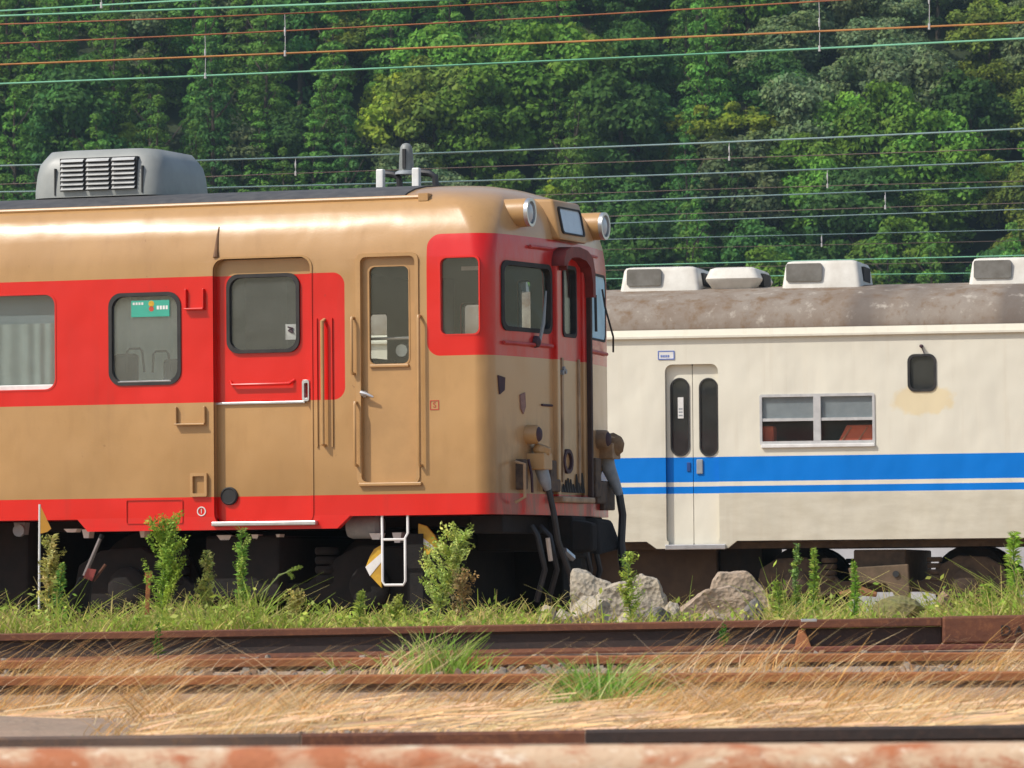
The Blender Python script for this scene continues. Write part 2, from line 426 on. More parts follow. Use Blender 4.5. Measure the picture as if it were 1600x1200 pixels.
def window(poly, fn, name='window', fw=.028, d0=-.045, d1=.010, par=car, gmat=M_GL, fmat=M_RUB, gd=-.02, pts_in=None):
    cx = sum(p[0] for p in poly) / len(poly); cz = sum(p[1] for p in poly) / len(poly)
    hx = max(abs(p[0] - cx) for p in poly); hz = max(abs(p[1] - cz) for p in poly)
    inn = [(cx + (x - cx) * (hx - fw) / hx, cz + (z - cz) * (hz - fw) / hz) for x, z in poly]
    m = MB(); m.ring(poly, inn, fn, d0, d1); fr = obj(name, m, fmat, par, smooth=40)
    inn2 = [(cx + (x - cx) * (hx - fw * .6) / hx, cz + (z - cz) * (hz - fw * .6) / hz) for x, z in poly]
    m = MB(); m.prism(inn2, fn, gd - .004, gd + .004)
    if par is car: obj('pane', m, gmat, fr)
    else: obj('pane', m, gmat, par)
    return fr
w1 = window(W_side['w1'], fS, fw=.012, fmat=M_RED, gd=-.035, d0=-.06, d1=.004)
m = MB(); a_, b_ = S(-62, 600), S(86, 611); m.box((a_[0], -HW + .02, b_[1]), (b_[0], -HW + .05, b_[1] + .055)); obj('sill', m, M_WHITE, w1, bevel=.006)
w2 = window(W_side['w2'], fS, fw=.030, gmat=M_GLDD)
window(W_side['cab'], fS, fw=.012, fmat=M_RED, d1=.003, gd=-.03)
for p_ in (rr(-1.29, 2.2, -1.07, 2.8, .03), rr(-.78, 2.3, -.66, 2.98, .03), rr(-2.14, 2.15, -1.95, 2.74, .03)): window(p_, fB, fw=.012)
window(rr(-4.6, 1.95, -3.45, 2.92, .09), fB, gmat=M_GLD)
window(rr(-6.1, 2.02, -5.2, 2.81, .09), fB, gmat=M_GLD)
for p, gm in ((ws_l, M_GLW), (ws_r, M_BLUESH)): window(p, fF, name='windscreen', fw=.035 if gm is M_GLW else .02, gmat=gm, d0=-.05, d1=.012 if gm is M_GLW else .006, gd=-.02 if gm is M_GLW else -.004)
# aluminium lip under the second window
m = MB(); a_ = S(185, 601); b_ = S(268, 599); m.tube([(a_[0], -HW - .004, a_[1] + .02), (b_[0], -HW - .004, a_[1] + .02)], .008, 6); obj('lip', m, M_ALU, w2)

# passenger door
def build_pdoor():
    D = -.066
    x0, x1 = xl + .004, xr - .004; z0, z1 = dz - .015, S(410, 404)[1]
    wp = srect(350, 427, 464, 551, .10)
    pw = rr(x0, z0, x1, z1, .085)
    # panel with window hole: front skin as ring of quads between outer polygon and window polygon
    m = MB(); m.ring(pw, wp, fS, D - .03, D)
    # ring() pairs vertices one to one
    d = obj('door', m, M_BODY, car)
    window(wp, fS, 'window_frame', .028, D - .03, D + .022, d, M_GLD, M_RUB, D - .008)
    m = MB(); m.box((xl, -HW - D - .020, S(410, 629)[1] - .010), (S(473, 629)[0], -HW - D, S(410, 629)[1] + .010)); obj('metal_strip', m, M_ALU, d, bevel=.004)
    m = MB(); hx, hz = S(476, 610); m.ring(rr(hx - .03, hz - .085, hx + .03, hz + .085, .02), rr(hx - .012, hz - .06, hx + .02, hz + .06, .01), fS, D, D + .05); obj('door_handle', m, M_ALU, d, bevel=.004)
    m = MB(); rz = S(410, 600)[1]; ra, rb = S(360, 600)[0], S(450, 600)[0]
    m.tube([(ra - .03, -HW - D, rz + .03), (ra, -HW - D - .035, rz), (rb, -HW - D - .035, rz), (rb + .03, -HW - D, rz + .03)], .011, 8); obj('rail', m, M_RED, d, smooth=40)
    m = MB(); c = S(354, 775); m.lathe([(.072, 0), (.072, .02), (.062, .028), (.055, .022)], (c[0], -HW - D, c[1]), (0, -1, 0), 28); obj('vent', m, M_DARK, d, smooth=40)
    m = MB(); x_, z_ = S(449, 518); m.box((x_ - .045, -HW - D - .002 + .008, z_ - .062), (x_ + .045, -HW - D + .004, z_ + .062)); st = obj('sticker', m, M_WHITE, d)
    m = MB(); yy_ = -HW - D - .0045
    for aa, bb in (((-.022, .040), (.022, .030)), ((.022, .030), (-.018, .010)), ((-.018, .010), (.024, -.006)), ((.024, -.006), (.004, .028))): m.tube([(x_ + aa[0], yy_, z_ + aa[1]), (x_ + bb[0], yy_, z_ + bb[1])], .0055, 5)
    obj('sticker_print', m, M_PURPLE, st)
    return d
pdoor = build_pdoor()
for o_ in list(car.children):
    pass
# sticker strokes and recess trim
m = MB(); m.ring(srect(331, 400, 489, 822, .10), DOOR, fS, -.02, .008)
obj('door_surround', m, M_BODY, car, smooth=40)
m = MB(); a_, b_ = S(334, 819), S(497, 817); m.box((a_[0], -HW - .055, a_[1] - .018), (b_[0], -HW - .0, a_[1] + .018)); obj('step_plate', m, M_ALU, car, bevel=.008)
m = MB(); xs_ = S(337, 403)[0]; m.tube([(xs_, -1.378, 3.31), (xs_, -1.412, 3.22), (xs_, -1.438, 3.12), (xs_, -1.45, 3.06)], [.004, .010, .018, .024], 8); obj('drip_spout', m, simple('rusty_spout', (.20, .10, .04), (.12, .06, .03), .7), car)

# cab door
def build_cabdoor():
    D = -.035
    x0, z1 = S(563, 402); x1, z0 = S(651, 752)
    pw = rr(x0, z0, x1, z1, .045); wp = srect(573, 414, 638, 570, .05)
    m = MB(); m.ring(pw, wp, fS, D - .03, D); d = obj('cab_door', m, M_TAN, car)
    window(wp, fS, 'window_frame', .010, D - .03, D + .004, d, M_GL, M_TAN, D - .02)
    m = MB(); a_, b_ = S(576, 572), S(637, 571); m.box((a_[0], -HW - D - .02, a_[1] - .012), (b_[0], -HW - D, a_[1] + .012)); obj('sill', m, M_TAN, d, bevel=.005)
    hx, hz = S(565, 616); m = MB(); m.lathe([(.03, 0), (.026, .02), (.012, .026), (.012, .055)], (hx + .012, -HW - D, hz), (0, -1, 0), 14)
    m.tube([(hx + .0, -HW - D - .05, hz + .012), (hx + .05, -HW - D - .055, hz), (hx + .105, -HW - D - .05, hz - .025)], [.020, .014, .009], 8); obj('door_handle', m, M_ALU, d, smooth=40)
    m = MB(); m.ring(srect(557, 395, 655, 757, .06), pw, fS, -.08, .012); obj('door_frame', m, M_TAN, car, smooth=40)
    m = MB(); a_, b_ = S(562, 757), S(660, 757); m.box((a_[0], -HW - .03, a_[1] - .015), (b_[0], -HW + .02, a_[1] + .012)); obj('door_sill', m, M_TAN, car, bevel=.006)
build_cabdoor()
# handrails in recessed-looking channels
def handrail(px, y0, y1, mat=M_TAN, r=.012, out=.055, name='handrail'):
    x_, z0 = S(px, y0); _, z1 = S(px, y1); m = MB()
    m.tube([(x_, -HW, z0), (x_, -HW - out * .8, z0), (x_, -HW - out, z0 - .02), (x_, -HW - out, z1 + .02), (x_, -HW - out * .8, z1), (x_, -HW, z1)], r, 8)
    return obj(name, m, mat, car, smooth=40)
handrail(553, 497, 584); handrail(558, 629, 727); handrail(657, 494, 727)
# double recess with bar beside the passenger door
m = MB(); xa, za = S(496, 500); xb, zb_ = S(519, 696)
for (l, r_) in ((496, 503), (511, 519)):
    pass
ch = obj('grab_recess', MB().box((xa, -HW - .0015, zb_), (xb, -HW + .03, za)), M_BODY, car)
m = MB(); m.box((xa - .012, -HW - .014, zb_ - .012), (xa, -HW, za + .012)); m.box((xb, -HW - .014, zb_ - .012), (xb + .012, -HW, za + .012)); obj('recess_lip', m, M_BODY, car)
m = MB(); xm = (xa + xb) / 2; m.tube([(xm, -HW, za), (xm, -HW - .05, za - .01), (xm, -HW - .05, zb_ + .01), (xm, -HW, zb_)], .015, 8); obj('handrail', m, M_TAN, car, smooth=40)
# small brackets on the side
def bracket(px0, py0, px1, py1, mat, ev=.045):
    m = MB(); x0, z1 = S(px0, py0); x1, z0 = S(px1, py1); t = .014
    m.box((x0, -HW - ev, z0), (x1, -HW, z0 + t)); m.box((x0, -HW - .03, z0 + t), (x0 + t, -HW, z1)); m.box((x1 - t, -HW - .03, z0 + t), (x1, -HW, z1))
    return obj('lamp_bracket', m, mat, car, bevel=.003)
bracket(290, 452, 320, 484, M_RED); bracket(275, 636, 322, 664, M_TAN)
m = MB(); P = srect(299, 739, 325, 776, .012); Q = srect(303, 744, 321, 771, .008); m.ring(P, Q, fS, 0, .03); obj('sign_holder', m, M_TAN, car)
# painted marks
def ring_mark(c, r0, r1, mat, d=.006, n=24, name='mark'):
    o_ = [(c[0] + r1 * math.cos(2 * math.pi * k / n), c[1] + r1 * math.sin(2 * math.pi * k / n)) for k in range(n)]
    i_ = [(c[0] + r0 * math.cos(2 * math.pi * k / n), c[1] + r0 * math.sin(2 * math.pi * k / n)) for k in range(n)]
    return MB().ring(o_, i_, fS, 0, d)
def text_obj(name, s, size, mat, parent, mtx, ext=.001):
    cu = bpy.data.curves.new(name, 'FONT'); cu.body = s; cu.size = size; cu.extrude = ext; cu.align_x = 'CENTER'; cu.align_y = 'CENTER'
    t = bpy.data.objects.new(name, cu); COL.objects.link(t); bpy.context.view_layer.update()
    me = bpy.data.meshes.new_from_object(t.evaluated_get(bpy.context.evaluated_depsgraph_get())); bpy.data.objects.remove(t)
    me.transform(mtx)
    return obj(name, me, mat, parent)
SIDE_M = lambda x_, z_, d: Matrix.Translation((x_, -HW - d, z_)) @ Matrix.Rotation(R(90), 4, 'X')
c = S(315, 799); mk = obj('door_number', ring_mark(c, .030, .038, M_WHITE), M_WHITE, car); text_obj('digit', '1', .055, M_WHITE, mk, SIDE_M(c[0], c[1], .004))
c = S(679, 633); q = rr(c[0] - .038, c[1] - .038, c[0] + .038, c[1] + .038, .004); q2 = rr(c[0] - .031, c[1] - .031, c[0] + .031, c[1] + .031, .003)
mk = obj('square_mark', MB().ring(q, q2, fS, 0, .003), M_MARK, car); text_obj('letter', 'S', .06, M_MARK, mk, SIDE_M(c[0], c[1], .002))

# air conditioner on the roof
def build_ac():
    x0, x1, ya, yb, z0, z1 = -4.33, -3.16, -.62, .52, 3.62, 4.05
    m = MB()
    lv = [(z0 + .03, 0, .10), (z0 + .09, .0, .10), (z0 + .22, .012, .10), (z0 + .31, .028, .11), (z0 + .355, .055, .11), (z1 - .012, .10, .10), (z1, .19, .06)]
    n = None
    for z, ins, r in lv:
        p = rr(x0 + ins, ya + ins, x1 - ins, yb - ins, r + .06, 6); n = len(p); m.v += [(a, b, z) for a, b in p]
    for i in range(len(lv) - 1):
        for k in range(n): m.f.append((i * n + k, i * n + (k + 1) % n, i * n + (k + 1) % n + n, i * n + k + n)); m.mi.append(0)
    m.f += [tuple(range(n - 1, -1, -1)), tuple((len(lv) - 1) * n + k for k in range(n))]; m.mi += [0, 0]
    a = obj('air_conditioner', m, M_AC, car, smooth=50)
    # louvred grille
    ga, gb = F1.s(94, 270, ya)[0], F1.s(214, 270, ya)[0]; za, zb2 = F1.s(150, 297, ya)[1], F1.s(150, 246, ya)[1]
    m = MB(); m.box((ga, ya - .004, za), (gb, ya + .06, zb2)); gr = obj('grille', m, M_DARK, a)
    m = MB(); nS = 7
    for k in range(nS):
        z = za + (zb2 - za) * (k + .5) / nS; h = (zb2 - za) / nS
        for j in range(3):
            xa_ = ga + (gb - ga) * j / 3 + .014; xb_ = ga + (gb - ga) * (j + 1) / 3 - .014
            m.add([(xa_, ya - .034, z - h * .34), (xb_, ya - .034, z - h * .34), (xb_, ya - .006, z + h * .30), (xa_, ya - .006, z + h * .30),
                   (xa_, ya - .030, z - h * .44), (xb_, ya - .030, z - h * .44), (xb_, ya - .002, z + h * .20), (xa_, ya - .002, z + h * .20)],
                  [(0, 1, 2, 3), (4, 7, 6, 5), (0, 4, 5, 1), (2, 6, 7, 3), (0, 3, 7, 4), (1, 5, 6, 2)])
    obj('louvres', m, simple('light_grey_louvre', (.50, .50, .48), (.40, .40, .39), .45, 9), gr)
    for px in (86, 222):
        x_ = F1.s(px, 270, ya)[0]
        obj('panel_seam', MB().box((x_ - .006, ya - .006, z0 + .05), (x_ + .006, ya + .1, z0 + .27)), M_DARK, a)
build_ac()
# whistle cover, bracket and pipes on the roof
m = MB(); wx, wz = F1.s(635, 266, 0)
m.lathe([(.062, 0), (.060, .08), (.053, .17), (.046, .205), (.030, .225), (.008, .232)], (wx, 0, wz - .01), (0, 0, 1), 20)
wh = obj('whistle', m, simple('grey_weathered', (.24, .25, .24), (.17, .18, .17), .5, 12), car, smooth=40)
m = MB(); m.box((wx - .008, -.072, wz + .01), (wx + .018, -.046, wz + .17)); obj('slot', m, M_DARK, wh)
m = MB(); m.lathe([(.095, 0), (.09, .02), (.07, .03)], (wx, 0, wz - .035), (0, 0, 1), 20); obj('flange', m, M_GREYP, wh, smooth=40)
for px in (594, 650):
    x_ = F1.s(px, 275, -.1)[0]; m = MB(); m.box((x_ - .032, -.12, 3.645), (x_ + .032, -.06, 3.83)); obj('bracket', m, M_WHITE, wh, bevel=.01)
for px in (604, 660):
    x_ = F1.s(px, 275, 0)[0]; m = MB(); m.tube([(x_ - .02, 0, 3.80), (x_ + .06, 0, 3.79), (x_ + .11, 0, 3.76), (x_ + .12, 0, 3.64)], .028, 8); obj('pipe', m, M_BLACK2, wh, smooth=40)

# ---- front end
def disc_mb(c, r, ax, d): return MB().lathe([(r, 0), (r, d)], c, ax, 24)
for sy in (-1, 1):
    y_ = .90 * sy; z_ = 3.375; xc = bowx(y_) - .19
    m = MB(); m.lathe([(.110, -.20), (.112, 0), (.114, .20), (.112, .235)], (xc, y_, z_), (1, 0, 0), 28); hl = obj('headlight', m, M_TAN, car, smooth=40)
    m = MB(); o1 = [(.113 * math.cos(2 * math.pi * k / 28), .113 * math.sin(2 * math.pi * k / 28)) for k in range(28)]; o2 = [(a * .80, b * .80) for a, b in o1]
    m.ring(o1, o2, lambda a, b, d: (xc + d, y_ + a, z_ + b), .236, .268); obj('rim', m, M_ALU, hl, smooth=40)
    m = MB(); m.lathe([(.090, .237), (.084, .250), (.055, .262), (.015, .268)], (xc, y_, z_), (1, 0, 0), 24); obj('lens', m, M_FADEDBLUE, hl, smooth=60)
# destination box
fD = lambda a, b, d: (d, a, b)
m = MB(); sy0, sy1 = -.33, .33
m.add([(-.35, sy0, 3.25), (-.35, sy1, 3.25), (-.35, sy1, 3.54), (-.35, sy0, 3.54), (.215, sy0, 3.19), (.215, sy1, 3.19), (.15, sy1, 3.52), (.15, sy0, 3.52)], [(0, 3, 2, 1), (4, 5, 6, 7), (0, 1, 5, 4), (1, 2, 6, 5), (2, 3, 7, 6), (3, 0, 4, 7)])
db = obj('destination_box', m, M_TAN, car, bevel=.025, smooth=50)
def dfn(a, b, d): return (.215 - (b - 3.19) * .197 + d, a, b)
q = rr(-.27, 3.245, .27, 3.465, .035)
m = MB(); m.ring(q, [(a * .92, 3.355 + (b - 3.355) * .88) for a, b in q], dfn, -.01, .016); obj('sign_frame', m, M_RUB, db)
m = MB(); m.prism([(a * .93, 3.355 + (b - 3.355) * .9) for a, b in q], dfn, .0, .006); obj('sign_glass', m, simple('faded_blue_sign', (.50, .60, .68), (.44, .53, .62), .25, 6), db)
# gangway: two posts, an arched hood and a recessed door
GX = .21
fG = lambda a, b, d: (d, a, b)
m = MB()
for sy in (-1, 1):
    y0, y1 = sorted((sy * .36, sy * .29)); m.box((.08, y0, 1.10), (GX - .02, y1, 3.03))
gf = obj('gangway_frame', m, M_BODY, car, bevel=.01)
m = MB(); out = [(-.37, 2.98), (-.365, 3.03), (-.32, 3.10), (-.2, 3.14), (0, 3.15), (.2, 3.13), (.33, 3.08), (.385, 2.96), (.39, 2.76)]
inn = [(a * .84, b if a == .39 or a == -.37 else b - .085) for a, b in out]
m.ring(out + [(-.39 + .01, 2.78)][:0], inn, fG, .16, GX + .06) if False else None
poly = out + list(reversed(inn)); n_ = len(out)
vs = [(.12, a, b) for a, b in out] + [(GX + .05, a, b) for a, b in out] + [(.12, a, b) for a, b in inn] + [(GX + .05, a, b) for a, b in inn]
fs = []
for i in range(n_ - 1):
    j = i + 1; fs += [(i, j, j + n_, i + n_), (i + n_, j + n_, j + 3 * n_, i + 3 * n_), (i + 2 * n_, i + 3 * n_, j + 3 * n_, j + 2 * n_), (i, i + 2 * n_, j + 2 * n_, j)]
fs += [(0, n_, 3 * n_, 2 * n_), (n_ - 1, 3 * n_ - 1, 4 * n_ - 1, 2 * n_ - 1)]
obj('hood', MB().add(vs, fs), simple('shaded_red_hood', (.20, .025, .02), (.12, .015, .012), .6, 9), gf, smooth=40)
m = MB(); m.box((GX - .045, .345, 1.14), (GX + .02, .385, 3.0))
obj('rubber_edge', m, simple('dark_brown_rubber', (.035, .018, .014), (.05, .025, .02), .7), gf, bevel=.006)
gdw = rr(-.165, 2.42, .165, 3.0, .05); gdp = rr(-.285, 1.16, .285, 3.09, .02)
m = MB(); m.ring(gdp, gdw, fG, .12, .165); gd = obj('gangway_door', m, M_BODY, car)
window(gdw, fG, 'window_frame', .028, .115, .175, gd, M_GL, M_RUB, .145)
for k, y_ in enumerate((-.20, .20)):
    m = MB(); m.box((.166, y_ - .02, 1.25), (.178, y_ + .02, 2.25)); obj('door_rib', m, M_TANDIRT, gd)
m = MB(); m.box((.06, -.40, 1.085), (GX + .03, .40, 1.135)); obj('gangway_sill', m, M_TANDIRT, car, bevel=.012)
# gangway lower latch plate and oily streaks
m = MB(); m.ring([( -.10 + .10 * math.cos(R(a)) * 1.1, 1.42 + .10 * math.sin(R(a))) for a in range(0, 360, 20)], [(-.10 + .07 * math.cos(R(a)) * 1.1, 1.42 + .07 * math.sin(R(a))) for a in range(0, 360, 20)], fG, .165, .19); obj('latch_ring', m, M_PURPLE, gd)
m = MB()
for k in range(9):
    y_ = -.26 + .52 * k / 8 + random.uniform(-.015, .015); m.tube([(.168, y_, 1.17), (.170, y_, 1.17 + random.uniform(.06, .17))], [.03, .006], 5)
obj('grease_streak', m, simple('grease', (.03, .025, .02), None, .7), gd)
m = MB()
for y_, z_ in ((-.23, 2.13), (-.2, 2.16), (-.16, 2.14)): m.lathe([(.02, 0), (.02, .03)], (.165, y_, z_), (1, 0, 0), 8)
obj('door_lock', m, M_GREYP, gd)
# ledges below windscreens, wipers
for sy in (-1, 1):
    ys = [sy * v for v in (.40, .6, .8, 1.0, 1.24)]
    m = MB(); m.tube([(bowx(y) + .012, y, 2.335) for y in ys], .016, 6); obj('ledge', m, M_REDDIRT, car, smooth=40)
    m = MB(); m.tube([(bowx(y) + .012, y, 3.115) for y in ys[:3]], .014, 6); obj('rain_strip', m, M_REDDIRT, car, smooth=40)
    m = MB(); m.tube([(bowx(y) + .006, y, 1.86) for y in ys[:2]], .010, 6); obj('hinge', m, M_PURPLE, car, smooth=40)
def fpt(px, py, d=.0):
    y, z = FR(px, py); return (bowx(y) + d, y, z)
m = MB(); m.tube([fpt(838, 532, .03), fpt(840, 505, .05), fpt(845, 455, .045)], [.014, .016, .008], 6); wp_ = obj('wiper', m, simple('grey_wiper', (.32, .35, .36), (.22, .24, .25), .4), car, smooth=40)
m = MB(); p = fpt(836, 534); m.lathe([(.05, 0), (.045, .03), (.02, .045)], p, (1, 0, 0), 12); obj('pivot', m, M_PURPLE, wp_, smooth=40)
m = MB(); m.tube([(bowx(1.3) + .04, 1.36, 2.36), (bowx(1.2) + .06, 1.25, 2.48), (bowx(1.05) + .03, 1.06, 2.72), (bowx(1.0) + .02, 1.0, 2.86)], .009, 6); obj('wiper', m, M_BLACK2, car, smooth=40); m = MB(); m.tube([(bowx(.75) + .02, .74, 2.50), (bowx(.75) + .02, .73, 2.80)], .013, 6)
obj('wiper', m, M_BLACK2, car, smooth=40)
# tail lamps
for sy in (-1, 1):
    y_, z_ = -.84 * -sy * -1 if sy < 0 else .84, 1.62
    y_ = .84 * sy; xc = bowx(y_)
    m = MB(); m.lathe([(.078, -.04), (.076, .07), (.066, .09)], (xc, y_, z_), (1, 0, 0), 20); tl = obj('tail_lamp', m, M_TAN if sy < 0 else M_TANDIRT, car, smooth=40)
    m = MB(); m.lathe([(.060, .091), (.048, .105), (.02, .112)], (xc, y_, z_), (1, 0, 0), 20); obj('lens', m, M_PURPLE, tl, smooth=50)
# step opening on the corner, round worn badge
m = MB(); yy, zz = -1.40, S(781, 600)[1]
m.prism([(-1.32, zz + .075), (-1.22, zz + .06), (-1.23, zz - .04), (-1.30, zz - .075)], fF, -.02, .012); obj('corner_step', m, M_PURPLE, car)
m = MB(); m.prism([(-.98, 1.93), (-.90, 1.95), (-.89, 1.84), (-.93, 1.78), (-.97, 1.82)], fF, -.01, .010); obj('worn_patch', m, simple('worn_patch', (.30, .17, .14), (.22, .12, .1), .7, 20), car)
# jumper couplers with hoses
for sy, zz in ((-1, 1.40), (1, 1.52)):
    y_ = -.76 if sy < 0 else 1.02
    xc = bowx(y_)
    m = MB(); m.box((xc - .02, y_ - .10, zz - .06), (xc + .13, y_ + .10, zz + .07))
    m.lathe([(.06, 0), (.075, .03), (.065, .08)], (xc + .06, y_, zz + .06), (.4, 0, 1), 14)
    js = obj('jumper_socket', m, M_TAN if sy < 0 else M_TANDIRT, car, bevel=.008)
    m = MB()
    if sy < 0:
        m.tube([(xc + .07, y_, zz - .05), (xc + .10, y_, zz - .15), (xc + .12, y_ + .02, zz - .22)], [.055, .050, .028], 10)
        pl = obj('plug', m, M_GREYP, js, smooth=40)
        m = MB(); m.tube([(xc + .12, y_ + .02, zz - .2), (xc + .15, y_ + .06, zz - .40), (xc + .17, y_ + .10, zz - .62), (xc + .22, y_ + .25, zz - .9), (xc + .25, y_ + .34, zz - 1.2)], .026, 8); obj('hose', m, M_BLACK2, js, smooth=40)
        m = MB(); m.tube([(xc + .02, y_ - .16, zz + .02), (xc + .05, y_ - .17, zz - .10), (xc + .04, y_ - .13, zz - .24)], .012, 6); obj('chain', m, M_PURPLE, js, smooth=40); m = MB(); m.tube([(xc + .02, y_ + .14, zz), (xc + .06, y_ + .25, zz - .12), (xc + .05, y_ + .3, zz - .25)], .016, 6); obj('chain', m, M_PURPLE, js, smooth=40)
    else:
        m.lathe([(.06, -.10), (.09, -.02), (.10, .05), (.09, .09), (.04, .13)], (xc + .05, y_ + .02, zz + .04), (.8, 0, .35), 16)
        pl = obj('plug_cap', m, simple('rusty_tan', (.30, .19, .09), (.18, .10, .05), .8, 12, bump=.4), js, smooth=40)
        m = MB(); m.tube([(xc + .02, y_ + .02, zz + .0), (xc + .05, y_ + .03, zz - .14), (xc + .10, y_ + .04, zz - .26), (xc + .135, y_ + .05, zz - .36)], [.065, .058, .045, .032], 10); obj('plug', m, M_GREYP, js, smooth=40)
        m = MB(); m.tube([(xc + .13, y_ + .05, zz - .34), (xc + .155, y_ + .06, zz - .52), (xc + .14, y_ + .06, zz - .76), (xc + .15, y_ + .06, zz - .86), (xc + .175, y_ + .06, zz - 1.1), (xc + .16, y_ + .05, zz - 1.4)], [.034, .034, .034, .042, .034, .03], 8); obj('hose', m, M_BLACK2, js, smooth=40)
# grimy fittings low on the front
M_FIT = simple('dirty_fitting', (.12, .08, .05), (.05, .035, .03), .8, 14)
for y_, z_, a_, b_ in ((-1.0, 1.30, .05, .12), (-.50, 1.33, .08, .09), (-.46, 1.22, .12, .05), (.62, 1.30, .07, .16), (.75, 1.18, .12, .09), (1.05, 1.16, .14, .12)):
    obj('front_fitting', MB().box((bowx(y_) - .02, y_ - a_, z_ - b_), (bowx(y_) + .06, y_ + a_, z_ + b_)), M_FIT, car, bevel=.012)
m = MB(); m.tube([(bowx(-1.05) + .02, -1.12, 1.40), (bowx(-1.05) + .10, -1.12, 1.38), (bowx(-1.05) + .10, -1.12, 1.12), (bowx(-1.05) + .02, -1.12, 1.08)], .014, 6); obj('handrail', m, M_TANDIRT, car, smooth=40)
# coupler, buffer beam, air hoses
m = MB(); m.box((-.25, -1.2, .84), (.02, 1.2, .982)); obj('buffer_beam', m, M_BLACK, car, bevel=.01)
m = MB(); m.box((-.6, -.14, .70), (.10, .14, .97)); m.box((.09, -.18, .64), (.24, .16, .98)); m.add([(.23, -.20, .68), (.38, -.10, .70), (.38, .02, .70), (.23, .13, .68), (.23, -.20, .95), (.38, -.10, .92), (.38, .02, .92), (.23, .13, .95)], [(0, 3, 2, 1), (4, 5, 6, 7), (0, 1, 5, 4), (1, 2, 6, 5), (2, 3, 7, 6), (3, 0, 4, 7)])
obj('coupler', m, M_BLACK, car, bevel=.02)
m = MB(); m.add([(.0, .35, .74), (.20, .6, .66), (.20, 1.2, .72), (-.05, 1.2, .74), (.0, .35, .975), (.16, .65, .975), (.12, 1.15, .96), (-.05, 1.2, .975)], [(0, 3, 2, 1), (4, 5, 6, 7), (0, 1, 5, 4), (1, 2, 6, 5), (2, 3, 7, 6), (3, 0, 4, 7)]); obj('coupler_side_box', m, M_BLACK, car, bevel=.03)
for y_, dx in ((-.62, .0), (-.42, .03), (.42, .02), (.6, .04)):
    m = MB(); m.tube([(.05, y_, .90), (dx + .1, y_, .82), (dx + .15, y_ + .03, .55), (dx + .05, y_ + .10, .30)], .024, 8); obj('air_hose', m, M_BLACK2, car, smooth=40)
m = MB(); m.tube([(bowx(-.78) + .1, -.70, .80), (bowx(-.78) + .11, -.66, .62)], .02, 6); obj('hose_fitting', m, M_ALU, car, smooth=40); m = MB(); m.tube([(.25, -.42, .70), (.28, -.30, .64)], .03, 6); obj('hose_fitting', m, M_ALU, car, smooth=40)
m = MB(); m.box((-.75, -1.30, .15), (-.62, 1.30, .84)); obj('snow_guard', m, M_BLACK, car)

# ladder under the cab door
lx0, lx1 = S(596, 860)[0], S(636, 860)[0]; zt, zm, zl = .985, S(616, 843)[1], S(616, 914)[1]; yL = -HW + .02
m = MB(); m.tube([(lx0, yL, zt), (lx0, yL, zt - .14), (lx0 + .012, yL - .03, zt - .18), (lx0 + .012, yL - .03, zl + .03), (lx0 + .03, yL - .03, zl), (lx1 - .03, yL - .03, zl), (lx1 - .012, yL - .03, zl + .03), (lx1 - .012, yL - .03, zt - .18), (lx1, yL, zt - .14), (lx1, yL, zt)], .011, 8)
m.tube([(lx0 + .012, yL - .03, zm), (lx1 - .012, yL - .03, zm)], .010, 6)
obj('step_ladder', m, M_WHITE, car, smooth=40)
# cream pipe ends and lamps along the sill
for px, py, a_, b_ in ((110, 829, .06, .014), (134, 834, .035, .035), (222, 834, .025, .03), (350, 840, .065, .02), (398, 839, .03, .02), (434, 837, .018, .012), (620, 840, .04, .04), (586, 838, .05, .025), (30, 826, .05, .05)):
    x_, z_ = S(px, py, -1.2); m = MB(); m.add([(x_ - a_, -1.2, z_ + b_), (x_ + a_, -1.2, z_ + b_), (x_ + a_ * .7, -1.2, z_ - b_), (x_ - a_ * .5, -1.2, z_ - b_), (x_ - a_, -1.1, z_ + b_), (x_ + a_, -1.1, z_ + b_), (x_ + a_ * .7, -1.1, z_ - b_), (x_ - a_ * .5, -1.1, z_ - b_)],
        [(0, 1, 2, 3), (7, 6, 5, 4), (0, 4, 5, 1), (1, 5, 6, 2), (2, 6, 7, 3), (3, 7, 4, 0)])
    obj('pipe_end', m, M_WHITE if px != 30 else M_GREYP, car)
# striped plates on the bogie ends
for poly, band in (([(598, 851), (586, 858), (579, 870), (573, 886), (581, 901), (598, 919)], [(573, 886), (598, 864), (598, 878), (580, 900)]), ([(655, 818), (668, 822), (680, 836), (688, 852), (676, 866), (655, 869)], [(655, 834), (678, 853), (682, 860), (655, 846)])):
    pl = lambda a, b, d: (a, -1.25 - d, b)
    q = [S(a_, b_, -1.25) for a_, b_ in poly]
    wp2 = obj('striped_plate', MB().prism(q, pl, 0, .025), M_YEL, car, bevel=.004)
    obj('white_stripe', MB().prism([S(a_, b_, -1.25) for a_, b_ in band], pl, .02, .029), M_WHITE, wp2)
